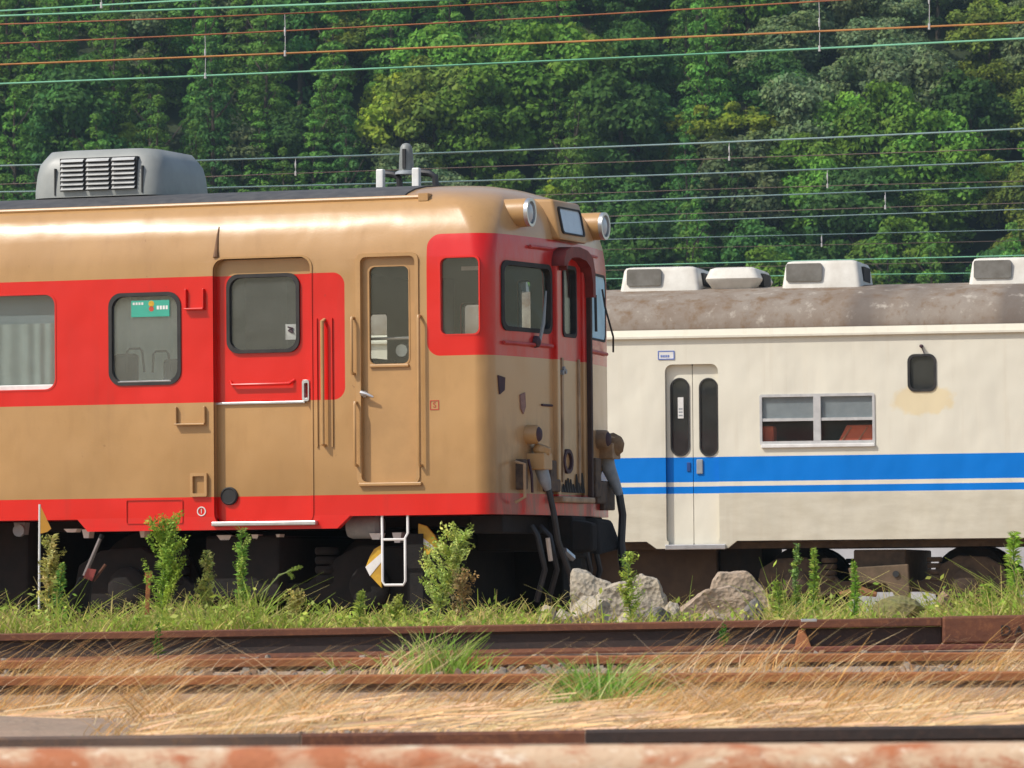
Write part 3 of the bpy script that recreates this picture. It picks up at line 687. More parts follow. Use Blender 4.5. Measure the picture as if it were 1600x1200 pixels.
# ---- inside the railcar
def part(name, mb, mat, **k): return obj(name, mb, mat, car, **k)
m = MB(); m.box((-1.38, -1.37, 1.23), (-1.34, -.66, 3.0)); m.box((-1.38, .66, 1.23), (-1.34, 1.37, 3.0)); m.box((-1.38, -.66, 2.95), (-1.34, .66, 3.3)); part('partition', m, M_CABINT)
m = MB(); m.box((-2.52, -1.37, 1.23), (-2.48, -.45, 3.0)); m.box((-2.52, .45, 1.23), (-2.48, 1.37, 3.0)); part('partition', m, M_INT)
for y0, y1 in ((-1.30, -.5), (.5, 1.30)): part('driver_console', MB().box((-.45, y0, 1.23), (-.12, y1, 2.20)), M_CABINT, bevel=.02)
m = MB(); m.box((-1.25, -.9, 1.5), (-1.15, -.45, 2.25)); m.box((-1.25, -.9, 1.5), (-.85, -.45, 1.6)); part('driver_seat', m, M_SEAT, bevel=.02)
m = MB(); m.tube([(-1.25, -1.25, S(605, 527)[1]), (-.4, -1.25, S(605, 527)[1])], .012, 6); m.tube([(-.72, -1.22, 1.3), (-.72, -1.22, 2.9)], .010, 6); part('grab_bar', m, M_ALU)
m = MB(); m.lathe([(.06, 0), (.05, .03)], (-.85, -1.1, S(610, 545)[1]), (0, -1, 0), 12); part('gauge', m, M_ALU)
m = MB(); m.box((-.35, -1.1, 2.92), (-.18, -1.07, 2.95)); part('small_label', m, M_WHITE)
# seats behind the second window
for (pa, pb, py, ha, hb, hy) in ((176, 211, 553, 199, 222, 545), (253, 292, 561, 240, 263, 549), (-60, -10, 556, 0, 0, 0)):
    y_ = -.95
    xa, z1 = F1.s(pa, py, y_); xb, _ = F1.s(pb, py, y_)
    m = MB(); m.box((xa, y_, 1.3), (xb, y_ + .10, z1)); st = part('seat_back', m, M_SEAT, bevel=.03)
    m = MB(); m.box((xa - .3, y_ + .11, 1.3), (xb + .3, y_ + .5, 1.65)); obj('cushion', m, M_SEAT, st, bevel=.03)
    if ha:
        pa2, zt_ = F1.s(ha, hy, y_); pb2, _ = F1.s(hb, hy, y_); zl_ = F1.s(ha, 582, y_)[1]
        m = MB(); m.tube([(pa2 - .01, y_, zl_), (pa2, y_, zt_ - .02), (pa2 + .02, y_, zt_), (pb2 - .02, y_, zt_), (pb2, y_, zt_ - .02), (pb2 + .02, y_, zl_)], .010, 6); obj('seat_handle', m, M_SEAT, st)
# poster on the inside of the second window
x0, z1 = S(204, 470); x1, z0 = S(264, 494)
ps = part('poster', MB().box((x0, -HW + .010, z0), (x1, -HW + .013, z1)), M_GREENP)
m = MB()
for k in range(4):
    xx = x0 + .015 + k * .025; m.box((xx, -HW + .0085, z1 - .035), (xx + .017, -HW + .0098, z1 - .015))
    xx = x1 - .11 + k * .026; m.box((xx, -HW + .0085, z1 - .075), (xx + .018, -HW + .0098, z1 - .045))
obj('lettering', m, M_WHITE, ps)
m = MB(); xm = (x0 + x1) / 2 + .01
m.lathe([(.025, 0), (.025, .001)], (xm, -HW + .0098, z1 - .028), (0, -1, 0), 12); obj('yellow_emblem', m, M_YEL, ps)
m = MB(); m.lathe([(.022, 0), (.022, .001)], (xm, -HW + .0098, z1 - .068), (0, -1, 0), 12); obj('red_emblem', m, M_MARK, ps)
# curtain in the left window
def curtain(xa, xb, za, zc, y_, name='curtain', mat=M_CURT):
    m = MB(); n = int((xb - xa) / .012)
    for i in range(n + 1):
        x_ = xa + (xb - xa) * i / n; dy = .009 * math.sin(x_ * 52 + 1.2 * math.sin(x_ * 13))
        m.v += [(x_, y_ + dy, za), (x_, y_ + dy, zc)]
    for i in range(n): m.f.append((2 * i, 2 * i + 2, 2 * i + 3, 2 * i + 1)); m.mi.append(0)
    return obj(name, m, mat, car, smooth=80)
cx0, cx1 = S(-62, 500)[0], S(92, 500)[0]
curtain(cx0, cx1, S(50, 606)[1], S(50, 505)[1], -HW + .075)
part('blind', MB().box((cx0, -HW + .10, S(50, 508)[1]), (cx1, -HW + .106, S(50, 440)[1])), simple('grey_blue_blind', (.19, .23, .25), (.16, .20, .22), .7))
curtain(-6.1, -5.2, 2.0, 2.8, HW - .1); curtain(-4.7, -3.4, 1.85, 3.0, HW - .12, mat=M_FARC)

# ---- underfloor
def wheelset(parent, x, r=.43, mat=M_BLACK, yy=(.53,)):
    for sy in (-1, 1):
        m = MB(); m.lathe([(.10, -.07), (.10, -.02), (r - .1, 0), (r - .06, -.02), (r, -.02), (r + .0, .06), (r + .03, .07), (r + .03, .10), (.08, .10)], (x, -.62 * sy, r), (0, -sy if sy < 0 else -1, 0) if sy > 0 else (0, 1, 0), 32)
        obj('wheel', m, mat, parent, smooth=40)
    m = MB(); m.tube([(x, -.6, r), (x, .6, r)], .07, 10); obj('axle', m, mat, parent, smooth=40)
def bogie(parent, xc, mat, wb=2.1, ys=1.0, blockm=None):
    side = [(-1.55, .38), (-1.5, .62), (-1.3, .74), (-.95, .76), (-.75, .66), (-.5, .46), (.5, .46), (.75, .66), (.95, .76), (1.3, .74), (1.5, .62), (1.55, .38), (1.35, .26), (.8, .26), (.5, .32), (-.5, .32), (-.8, .26), (-1.35, .26)]
    m = MB()
    for sy in (-1, 1): m.prism([(xc + a, b) for a, b in side], lambda a, b, d: (a, sy * ys + d, b), -.06, .06)
    b = obj('bogie', m, mat, parent, bevel=.012)
    for dx in (-wb / 2, wb / 2): wheelset(b, xc + dx)
    for dx in (-wb / 2, wb / 2):
        for sy in (-1, 1):
            m = MB(); m.lathe([(.17, 0), (.17, .05), (.13, .08), (.06, .09)], (xc + dx, sy * (ys + .061) if sy > 0 else -(ys + .061), .43), (0, sy, 0), 18); obj('axlebox', m, mat, b, smooth=40)
            m = MB()
            for k in range(4): m.lathe([(.09, 0), (.10, .02), (.10, .04), (.09, .06)], (xc + dx * .62, sy * ys, .46 + .075 * k), (0, 0, 1), 14)
            obj('spring', m, mat, b, smooth=40)
    m = MB(); m.box((xc - .32, -ys - .20, .34), (xc + .32, ys + .20, .84)); obj('bolster', m, blockm or mat, b, bevel=.02)
    return b
bogie(car, -2.2, M_BLACK)
m = MB(); m.box((-9, -.95, .12), (-4.2, 1.2, .982)); part('underfloor_box', m, M_BLACK, bevel=.02)
part('underfloor_box', MB().box((-4.1, .82, .02), (-.2, 1.3, .982)), M_BLACK, bevel=.02); part('underfloor_box', MB().box((-4.1, -.8, .90), (-.4, .8, .982)), M_BLACK)
m = MB(); x_, z_ = S(570, 822, -1.1); m.lathe([(.09, -.13), (.10, -.10), (.10, .12), (.07, .15)], (x_, -1.1, z_), (1, 0, 0), 16); part('air_cylinder', m, M_GREYP, smooth=40)
m = MB(); x_, z_ = S(32, 829, -1.2); m.lathe([(.05, 0), (.05, .04)], (x_, -1.2, z_), (0, -1, 0), 16); part('lamp_cap', m, M_GREYP)

# ================================================================ WHITE COACH
F2 = Frame(1100, 66, 12, 1.42); H2 = 1.42
coach = empty('coach', F2.o, F2.yaw)
tag(coach, 'cream passenger coach with two blue stripes and stained brown roof, standing behind the red railcar', 'coach')
S2 = F2.s
g1 = lambda a, b, d: (a, -H2 - d, b); g2 = lambda a, b, d: (a, H2 + d, b)
def srect2(x0, y0, x1, y1, r=.05):
    xm, ym = (x0 + x1) / 2, (y0 + y1) / 2
    return rr(S2(x0, ym)[0], S2(xm, y1)[1], S2(x1, ym)[0], S2(xm, y0)[1], r)
def paint_coach(name='coach_paint', dirt=1.0):
    m = N(name); co = m.coord(); sp = m.n('ShaderNodeSeparateXYZ'); m.link(co, sp.inputs[0]); x, y, z = sp.outputs
    def band(a, b): return m.math('MULTIPLY', m.math('GREATER_THAN', z, a), m.math('LESS_THAN', z, b))
    zb0, zb1 = S2(1250, 751)[1], S2(1250, 712)[1]; zc0, zc1 = S2(1250, 769)[1], S2(1250, 758)[1]
    f = m.math('MAXIMUM', band(zb0, zb1), band(zc0, zc1))
    n1 = m.noise(.9, 5, .6); n2 = m.noise(5, 5, .65, sc=(.4, 1, 1.4))
    cr = m.mix(m.ramp(n1, .3, .7), (.74, .70, .58), (.69, .65, .54))
    cr = m.mix(m.math('MULTIPLY', m.ramp(z, zc0 + .02, zc0 - .02), m.math('MULTIPLY', dirt, m.math('ADD', .35, m.math('MULTIPLY', m.ramp(n2, .3, .7), .45)))), cr, (.49, .44, .33))
    # rust-yellow stain below the small window
    sx, sz = S2(1442, 625)
    d = m.math('SQRT', m.math('ADD', m.math('POWER', m.math('MULTIPLY', m.math('SUBTRACT', x, sx), 2.3), 2), m.math('POWER', m.math('MULTIPLY', m.math('SUBTRACT', z, sz), 5.2), 2)))
    d = m.math('ADD', d, m.math('MULTIPLY', m.math('SUBTRACT', m.noise(7, 4), .5), 1.0))
    cr = m.mix(m.math('MULTIPLY', m.math('SUBTRACT', 1, m.ramp(d, .75, 1.0)), .6), cr, (.74, .58, .30))
    st = m.noise(6, 5, .6, sc=(1.5, 1.5, .06)); stc = m.math('MULTIPLY', m.ramp(st, .55, .75), m.math('ADD', .08, m.math('MULTIPLY', m.ramp(n1, .4, .65), .30)))
    cr = m.mix(stc, cr, (.50, .42, .30))
    bl = m.mix(m.ramp(n1, .3, .7), (.0, .19, .66), (.0, .165, .58))
    m.set(Base_Color=m.mix(f, cr, bl), Roughness=.5, Specular_IOR_Level=.2)
    m.link(m.bump(m.noise(1.5, 2, .4, sc=(1.5, 1, 1)), .6, .06), m.b.inputs['Normal'])
    return m.m
M_COACH = paint_coach(); M_CDOOR = paint_coach('coach_door_paint', .15)
def roof_mat():
    m = N('stained_roof'); co = m.coord()
    n1 = m.noise(1.4, 6, .65, co); n2 = m.noise(5, 6, .7, co, sc=(1, 1, .5)); n3 = m.noise(.8, 3, .5, co, sc=(1, .15, .15))
    c = m.mix(m.ramp(n1, .38, .62), (.20, .152, .115), (.265, .225, .185))
    c = m.mix(m.ramp(n2, .50, .68), c, (.175, .112, .066))
    c = m.mix(m.math('MULTIPLY', m.ramp(n3, .56, .66), .75), c, (.125, .105, .092))
    c = m.mix(m.math('MULTIPLY', m.ramp(n2, .42, .30), .8), c, (.42, .375, .315))
    m.set(Base_Color=c, Roughness=.9, Specular_IOR_Level=.2); m.link(m.bump(n2, .25, .02), m.b.inputs['Normal']); return m.m
M_ROOF = roof_mat()
CX0, CX1 = -9.0, 9.5
zgut = S2(1250, 524)[1]
DR = srect2(1040, 569, 1123, 851, .09)
DL = srect2(1046, 590, 1076, 713, .12); DRr = srect2(1091, 590, 1121, 713, .12)
WN = srect2(1187, 615, 1367, 695, .03); TW = srect2(1418, 553, 1463, 612, .09)
def build_coach():
    RZ = [(.965, 1.42), (1.6, 1.42), (2.4, 1.42), (zgut - .05, 1.42), (zgut, 1.42), (zgut + .12, 1.41), (zgut + .27, 1.33), (zgut + .42, 1.17), (zgut + .54, .92), (zgut + .62, .58), (zgut + .66, .2)]
    def ext(sec, x0, x1, mi, xs=None):
        m = MB(); n = len(sec)
        for x_ in (x0, x1): m.v += [(x_, y_, z_) for y_, z_ in sec]
        m.f = [(k, (k + 1) % n, (k + 1) % n + n, k + n) for k in range(n)] + [tuple(range(n - 1, -1, -1)), tuple(range(n, 2 * n))]; m.mi = [mi] * (n + 2); return m
    sec = [(-w_, z_) for z_, w_ in RZ] + [(w_, z_) for z_, w_ in reversed(RZ)]
    isec = [(-1.36, 1.2), (-1.36, 3.5), (-1.1, 3.85), (0, 3.95), (1.1, 3.85), (1.36, 3.5), (1.36, 1.2)]
    a = ext(sec, CX0, CX1, 0); b = ext(isec, CX0 + .06, CX1 - .06, 1)
    o = obj('body', a, [M_COACH, M_INT], coach); bi = obj('tmp', b, [M_COACH, M_INT])
    c = MB()
    for p in (WN, TW): c.prism(p, g1, -.2, .2)
    c.prism(DR, g1, -.10, .2)
    for k in (0, 1, 4): c.prism(rr(-7 + k * 3.1, 2.1, -5.2 + k * 3.1, 2.8, .05), g2, -.2, .2)
    cc = obj('tmp2', c, [M_COACH, M_INT])
    for t_ in (bi, cc): t_.matrix_world = Matrix.Translation(F2.o) @ Matrix.Rotation(F2.yaw, 4, 'Z')
    for t_ in (bi, cc):
        md = o.modifiers.new('b', 'BOOLEAN'); md.operation = 'DIFFERENCE'; md.object = t_; md.solver = 'EXACT'
    bpy.context.view_layer.update()
    me = bpy.data.meshes.new_from_object(o.evaluated_get(bpy.context.evaluated_depsgraph_get())); o.modifiers.clear(); o.data = me
    bpy.data.objects.remove(bi); bpy.data.objects.remove(cc)
    me.shade_smooth(); me.set_sharp_from_angle(angle=R(30))
    wn = o.modifiers.new('wn', 'WEIGHTED_NORMAL'); wn.keep_sharp = True; wn.weight = 100
    obj('roof', roof_sheet([(z_, w_ + .004) for z_, w_ in RZ[5:]], CX0 + .02, CX1 - .02, .012), M_ROOF, coach, smooth=50)
    obj('roof_edge', roof_sheet([(z_, w_ + .006) for z_, w_ in RZ[4:6]] , CX0 + .02, CX1 - .02, .003), M_ROOF, coach) if False else None
    m = MB(); m.box((CX0, -H2 - .045, zgut - .012), (CX1, -H2, zgut + .022)); obj('gutter', m, M_COACH, coach, bevel=.005)
    # lower skirt at the door
    zs, zl2 = .967, S2(1080, 857)[1]
    m = MB(); m.prism([(S2(1010, 845)[0], zs), (S2(1026, 855)[0], zl2), (DR[10][0] , zl2), (DR[10][0], zs)], g1, -.06, .002)
    m.prism([(DR[0][0], zs), (DR[0][0], zl2), (S2(1137, 855)[0], zl2), (S2(1152, 847)[0], zs)], g1, -.06, .002); obj('side_skirt', m, M_COACH, coach)
    # folding door leaves with long rounded windows
    D = -.07
    xA = min(p[0] for p in DR); xB = max(p[0] for p in DR); zT = max(p[1] for p in DR); zB = min(p[1] for p in DR); xM = (xA + xB) / 2
    for (xa, xb, wp) in ((xA + .003, xM - .004, DL), (xM + .004, xB - .003, DRr)):
        m = MB(); m.ring(rr(xa, zB, xb, zT, .02), wp, g1, D - .03, D); d = obj('door_leaf', m, M_CDOOR, coach)
        window(wp, g1, 'window_frame', .018, D - .02, D + .012, d, M_GLT, M_RUB, D - .005)
        if xa < xM - .1:
            x_, z_ = S2(1062, 637); m = MB(); m.box((x_ - .035, -H2 - D - .004, z_ - .13), (x_ + .035, -H2 - D + .003, z_ + .13)); obj('notice', m, M_WHITE, d)
            m = MB()
            for k in range(3): m.box((x_ - .024, -H2 - D - .006, z_ - .02 - .04 * k), (x_ + .024, -H2 - D - .0045, z_ - .005 - .04 * k))
            obj('notice_print', m, M_GREYP, d)
            x_, z_ = S2(1075, 730); m = MB(); m.box((x_ - .025, -H2 - D - .012, z_ - .05), (x_ + .02, -H2 - D, z_ + .06)); obj('latch', m, simple('latch_blue', (.01, .06, .25), None, .5), d, bevel=.004)
        else:
            x_, z_ = S2(1092, 729); m = MB(); m.box((x_ - .04, -H2 - D - .02, z_ - .09), (x_ + .04, -H2 - D, z_ + .09)); obj('latch', m, M_GREYP, d, bevel=.015)
    m = MB(); m.box((xA - .01, -H2 - .05, zB - .06), (xB + .08, -H2 + .05, zB + .002)); obj('door_sill', m, M_ALU, coach, bevel=.008)
    # double sliding window
    a0, a1 = min(p[0] for p in WN), max(p[0] for p in WN); z0, z1 = min(p[1] for p in WN), max(p[1] for p in WN); xm = (a0 + a1) / 2
    fr = obj('window', MB().ring(WN, rr(a0 + .03, z0 + .05, a1 - .03, z1 - .035, .01), g1, -.05, .012), M_ALU2, coach)
    m = MB(); m.box((xm - .045, -H2 - .014, z0 + .05), (xm + .045, -H2 + .05, z1 - .035)); obj('mullion', m, M_ALU2, fr)
    zr = S2(1277, 655)[1]
    for xa, xb in ((a0 + .03, xm - .045), (xm + .045, a1 - .03)):
        m = MB(); m.box((xa, -H2 - .004, zr - .018), (xb, -H2 + .03, zr + .018)); obj('sash_rail', m, M_ALU2, fr)
        obj('pane', MB().box((xa, -H2 + .012, z0 + .05), (xb, -H2 + .02, z1 - .035)), M_GL, fr)
        obj('blind', MB().box((xa, -H2 + .03, zr), (xb, -H2 + .034, z1 - .03)), simple('grey_shade', (.34, .36, .39), (.28, .30, .33), .7), fr)
        m = MB(); zz = zr - .07
        q = [(xa + .12, z0 - .1), (xb + .3, z0 - .1), (xb + .3, zz), (xa + .30, zz)] if xa > xm else [(xa - .1, z0 - .1), (xa + .13, z0 - .1), (xa + .12, zz), (xa - .1, zz)]
        m.prism(q, lambda a_, b_, d: (a_, -1.30 + d, b_), 0, .25)
        st = obj('seat_back', m, simple('orange_seat', (.80, .15, .06), (.66, .11, .05), .8, 5), coach, bevel=.02)
        if xa > xm:
            m = MB()
            for k in range(3): m.tube([(xa + .22 + .2 * k, -1.307, z0 + .02), (xa + .36 + .2 * k, -1.307, zz - .03)], .006, 4)
            obj('seat_piping', m, simple('tan_piping', (.5, .28, .15), None, .8), st)
    m = MB(); m.box((a0 + .02, -H2 - .035, z0 - .03), (a1 - .0, -H2, z0 + .012)); obj('window_sill', m, M_WHITE, coach, bevel=.006)
    window(TW, g1, 'window', .03, -.05, .012, coach, M_GLT, M_RUB, -.02)
    o2 = [c_ for c_ in coach.children if c_.name.startswith('window')]
    x_, z_ = S2(1440, 541); m = MB(); m.lathe([(.022, 0), (.022, .05), (.01, .06)], (x_, -H2, z_), (0, -1, 0), 10); m.tube([(x_, -H2 - .03, z_), (x_ + .03, -H2 - .01, z_ - .09)], .006, 5); obj('vent_pipe', m, M_PURPLE, coach, smooth=40)
    # number plate
    pA = srect2(1028, 548, 1054, 562, .008); xx0, xx1 = min(p[0] for p in pA), max(p[0] for p in pA); zz0, zz1 = min(p[1] for p in pA), max(p[1] for p in pA)
    pp = obj('number_plate', MB().prism(pA, g1, 0, .006), M_WHITE, coach); obj('plate_border', MB().ring(pA, rr(xx0 + .012, zz0 + .012, xx1 - .012, zz1 - .012, .004), g1, .005, .009), M_BLUEINK, pp)
    m = MB()
    for k in range(5): m.box((xx0 + .035 + k * .023, -H2 - .0085, zz0 + .028), (xx0 + .050 + k * .023, -H2 - .007, zz0 + .058))
    obj('plate_lettering', m, M_BLUEINK, pp)
    # air conditioners
    def unit(px0, px1, py0, py1, recess=None, taper=.07, round_=False):
        ya, yb = -.62, .62
        xa, z0_ = F2.s(px0, py1, ya); xb, z1_ = F2.s(px1, py0, ya); z0_ -= .12
        m = MB(); lv = [(z0_, 0, .03), (z1_ - .05, taper * .7, .04), (z1_ - .012, taper * 1.0, .05), (z1_, taper * 1.7, .05)] if not round_ else [(z0_ + .10, .10, .05), (z0_ + .2, .03, .06), (z1_ - .14, .02, .06), (z1_ - .02, .07, .06), (z1_, .12, .06)]
        for z_, ins, r_ in lv:
            p = rr(xa + ins, ya + ins, xb - ins, yb - ins, r_ + .02, 4); n = len(p); m.v += [(a_, b_, z_) for a_, b_ in p]
        for i in range(len(lv) - 1):
            for k in range(n): m.f.append((i * n + k, i * n + (k + 1) % n, i * n + (k + 1) % n + n, i * n + k + n)); m.mi.append(0)
        m.f += [tuple(range(n - 1, -1, -1)), tuple((len(lv) - 1) * n + k for k in range(n))]; m.mi += [0, 0]
        u = obj('air_conditioner', m, M_ACW, coach, smooth=40)
        if recess:
            ra, rz1 = F2.s(recess[0], recess[2], ya); rb, rz0 = F2.s(recess[1], recess[3], ya)
            obj('louvre_panel', MB().prism(rr(ra, rz0, rb, rz1, .03), lambda a_, b_, d: (a_, ya + (b_ - z0_) * taper * .8 - d, b_), -.02, .010), simple('grey_louvre', (.19, .18, .16), (.13, .12, .10), .8, 7), u)
        m = MB(); zz0_ = z1_ - (z1_ - z0_) * .62; zz1_ = z1_ - .07
        m.box((xb - taper - .02, ya + .35, zz0_), (xb - taper * .2 + .004, yb - .35, zz1_)); obj('end_grille', m, M_DARK, u)
        return u
    unit(967, 1093, 415, 448, (979, 1033, 421, 446)); unit(1220, 1345, 405, 443, (1228, 1284, 412, 439)); unit(1512, 1640, 400, 437, (1521, 1580, 407, 434))
    unit(1098, 1187, 416, 449, None, .05, True)
    unit(675, 800, 422, 455, (685, 740, 430, 452))
    # underfloor
    bogie(coach, S2(1378, 880, -1.0)[0], M_BROWN, ys=1.0)
    xq = S2(1378, 880, -1.2)[0]
    m = MB(); m.prism([(xq - .40, .62), (xq + .34, .66), (xq + .36, .16), (xq + .26, .16), (xq + .06, .42), (xq - .36, .44)], lambda a_, b_, d: (a_, -1.23 - d, b_), 0, .1); obj('bolster_block', m, simple('dusty_brown', (.15, .10, .06), (.10, .07, .04), .85, 6, bump=.2), coach, bevel=.015)
    m = MB(); m.tube([(xq - .5, -1.34, .30), (xq - .25, -1.34, .34), (xq - .05, -1.34, .29)], [.03, .06, .03], 8); obj('damper', m, simple('orange_rust', (.28, .13, .05), None, .8), coach)
    m = MB(); m.lathe([(.04, 0), (.04, .02)], (xq + .19, -1.331, .54), (0, -1, 0), 12); obj('bolt_hole', m, M_DARK, coach)
    m = MB(); m.box((S2(960, 900, -.9)[0] - .3, -.9, -.12), (S2(1120, 900, -.9)[0], .9, .93)); obj('underfloor_box', m, simple('brown_tank', (.075, .045, .025), (.05, .03, .018), .85, 4, bump=.15), coach, bevel=.02)
    m = MB(); m.box((S2(1125, 880, -.8)[0], -.8, .30), (S2(1190, 880, -.8)[0], .8, .955)); obj('underfloor_box', m, M_BLACK, coach)
    m = MB(); m.box((CX0 + .1, -1.15, .87), (CX1 - .1, -1.02, .955)); m.box((CX0 + .1, 1.02, .87), (CX1 - .1, 1.15, .955)); obj('underframe', m, M_BROWN, coach)
    m = MB(); m.box((-8.5, -1.2, -.12), (S2(930, 880, -1.2)[0] - .1, 1.2, .955)); obj('underfloor_box', m, M_BLACK, coach)
M_ALU2 = simple('dull_aluminium', (.58, .57, .55), (.48, .47, .46), .45, 12, metal=.2)
M_ACW = simple('dirty_white_paint', (.72, .69, .62), (.58, .54, .47), .55, 4, bump=.08)
build_coach()
# pale wall beyond the coach
def wall():
    m = N('concrete_wall'); c = m.mix(m.ramp(m.noise(2, 5), .35, .65), (.50, .50, .51), (.40, .40, .41)); m.set(Base_Color=c, Roughness=.9)
    b = MB(); b.box((-12, -.15, -.4), (16, .15, 1.35)); b.box((-12, -.2, 1.35), (16, .2, 1.45))
    o = obj('concrete_wall', b, m.m); o.location = (4, 84, 0); o.rotation_euler = (0, 0, R(-12))
    tag(o, 'pale grey concrete wall behind the white coach, glimpsed under its floor', 'wall')
wall()
#@@REST
# ================================================================ OVERHEAD LINES
M_COPPER = simple('green_copper_wire', (.16, .42, .26), (.13, .36, .22), .6, 5)
M_RUSTW = simple('rusty_wire', (.30, .10, .03), (.22, .07, .03), .7, 5)
M_ORANGEW = simple('orange_rusty_wire', (.42, .19, .05), (.32, .13, .035), .7, 5)
M_STEELW = simple('grey_steel_wire', (.17, .26, .26), (.13, .21, .21), .5, 5)
M_BROWNW = simple('brown_wire', (.15, .11, .09), (.11, .08, .07), .7, 5)
def wire_fn(pts, depth, yaw):                         # world curve of a wire hanging in its own vertical plane
    u = Vector((math.cos(R(yaw)), -math.sin(R(yaw)), 0)); nrm = Vector((math.sin(R(yaw)), math.cos(R(yaw)), 0)); p0 = Vector((0, depth, 0))
    q = []
    for px, py in pts:
        d = ray(px, py); t = (p0 - CAM).dot(nrm) / d.dot(nrm); P = CAM + d * t; q.append(((P - p0).dot(u), P.z))
    def z(s):
        if len(q) == 2: return q[0][1] + (q[1][1] - q[0][1]) * (s - q[0][0]) / (q[1][0] - q[0][0])
        r = 0
        for i in range(len(q)):
            L = q[i][1]
            for j in range(len(q)):
                if i != j: L *= (s - q[j][0]) / (q[i][0] - q[j][0])
            r += L
        return r
    def s_of(px):
        d = ray(px, 300); t = (p0 - CAM).dot(nrm) / d.dot(nrm); return (CAM + d * t - p0).dot(u)
    return lambda s: p0 + u * s + Vector((0, 0, z(s))), s_of
def line(label, depth, yaw, wires, droppers=()):
    root = empty('overhead_line', (0, depth, 5)); tag(root, label, 'overhead wire', 'overhead wires above the yard')
    fns = []
    for name, pts, r, mat in wires:
        fn, so = wire_fn(pts, depth, yaw); fns.append((fn, so))
        s0, s1 = so(-900), so(2500)
        m = MB(); m.tube([fn(s0 + (s1 - s0) * k / 16) for k in range(17)], r, 6)
        o = obj(name, m, mat, root, smooth=60); o.matrix_parent_inverse = Matrix.Translation((0, -depth, -5))
    for px, i, j in droppers:
        s = fns[i][1](px); a = fns[i][0](s); b = fns[j][0](s) if j is not None else a + Vector((0, 0, .5))
        m = MB(); m.tube([a, (a + b) / 2 + Vector((.004, 0, 0)), b], .0035, 5); m.lathe([(.012, -.025), (.012, .025)], a, (0, 0, 1), 6)
        mid = b + (a - b) * .45; m.lathe([(.006, -.04), (.010, 0), (.006, .04)], mid, (0, 0, 1), 6)
        o = obj('dropper', m, M_ALU2, root); o.matrix_parent_inverse = Matrix.Translation((0, -depth, -5))
line('full width green wire high over the railcar with a rust wire above it', 48, 19,
     [('contact_wire', [(0, 131), (800, 98), (1600, 60)], 0.0092, M_COPPER), ('messenger_wire', [(0, 68), (800, 30), (1280, 2)], 0.0067, M_RUSTW)], [(322, 0, 1), (1283, 0, 1)])
line('orange rusty contact wire with a thin brown wire above it, second from the railcar', 46.5, 19,
     [('contact_wire', [(0, 101), (800, 69), (1600, 35)], 0.0085, M_ORANGEW), ('messenger_wire', [(0, 38), (500, 19), (880, 0)], 0.0059, M_RUSTW)], [(447, 0, 1), (1455, 0, 1)])
line('green wire entering at the top left corner, lower of two there', 45, 19, [('contact_wire', [(0, 25), (540, 5)], 0.0089, M_COPPER)])
line('green wire in the extreme top left corner with one dropper', 44, 19, [('contact_wire', [(0, 17), (300, 0)], 0.0074, M_COPPER)], [(160, 0, None)])
line('thick grey wire just above the railcar roof with a thin brown wire below it', 61, 18,
     [('messenger_wire', [(0, 259), (800, 235), (1600, 201)], 0.0099, M_STEELW), ('contact_wire', [(0, 288), (800, 259), (1600, 232)], 0.0050, M_BROWNW)], [(462, 1, 0), (1140, 1, 0)])
line('grey wire grazing the railcar roof beside the whistle, thin brown wire below', 63, 17,
     [('messenger_wire', [(0, 300), (800, 281), (1600, 252)], 0.0093, M_STEELW), ('contact_wire', [(0, 345), (1040, 298), (1600, 283)], 0.0043, M_BROWNW)], [(1293, 1, 0)])
line('grey wire right of the cab headlights with a thin brown wire below it', 69, 15,
     [('messenger_wire', [(0, 350), (1040, 311), (1600, 291)], 0.0087, M_STEELW), ('contact_wire', [(0, 370), (1040, 335), (1600, 317)], 0.0043, M_BROWNW)], [(1383, 1, 0)])
line('single thin grey wire midway between cab headlight and the coach roof units', 72, 14, [('feeder_wire', [(0, 382), (1040, 346), (1600, 327)], 0.0068, M_STEELW)])
line('thin grey wire low over the coach roof units with a brown one under it', 76, 13,
     [('messenger_wire', [(0, 396), (1040, 372), (1600, 359)], 0.0062, M_STEELW), ('contact_wire', [(0, 410), (1040, 388), (1600, 376)], 0.0043, M_BROWNW)], [(1283, 1, 0)])
line('green wire level with the tops of the coach roof units', 80, 13, [('contact_wire', [(0, 440), (1040, 413), (1600, 399)], 0.0089, M_COPPER), ('lower_wire', [(0, 455), (1040, 420), (1600, 408)], 0.0037, M_BROWNW)])
line('lowest green wire passing between the coach roof units', 82, 13, [('contact_wire', [(0, 462), (1040, 434), (1600, 426)], 0.0081, M_COPPER)])

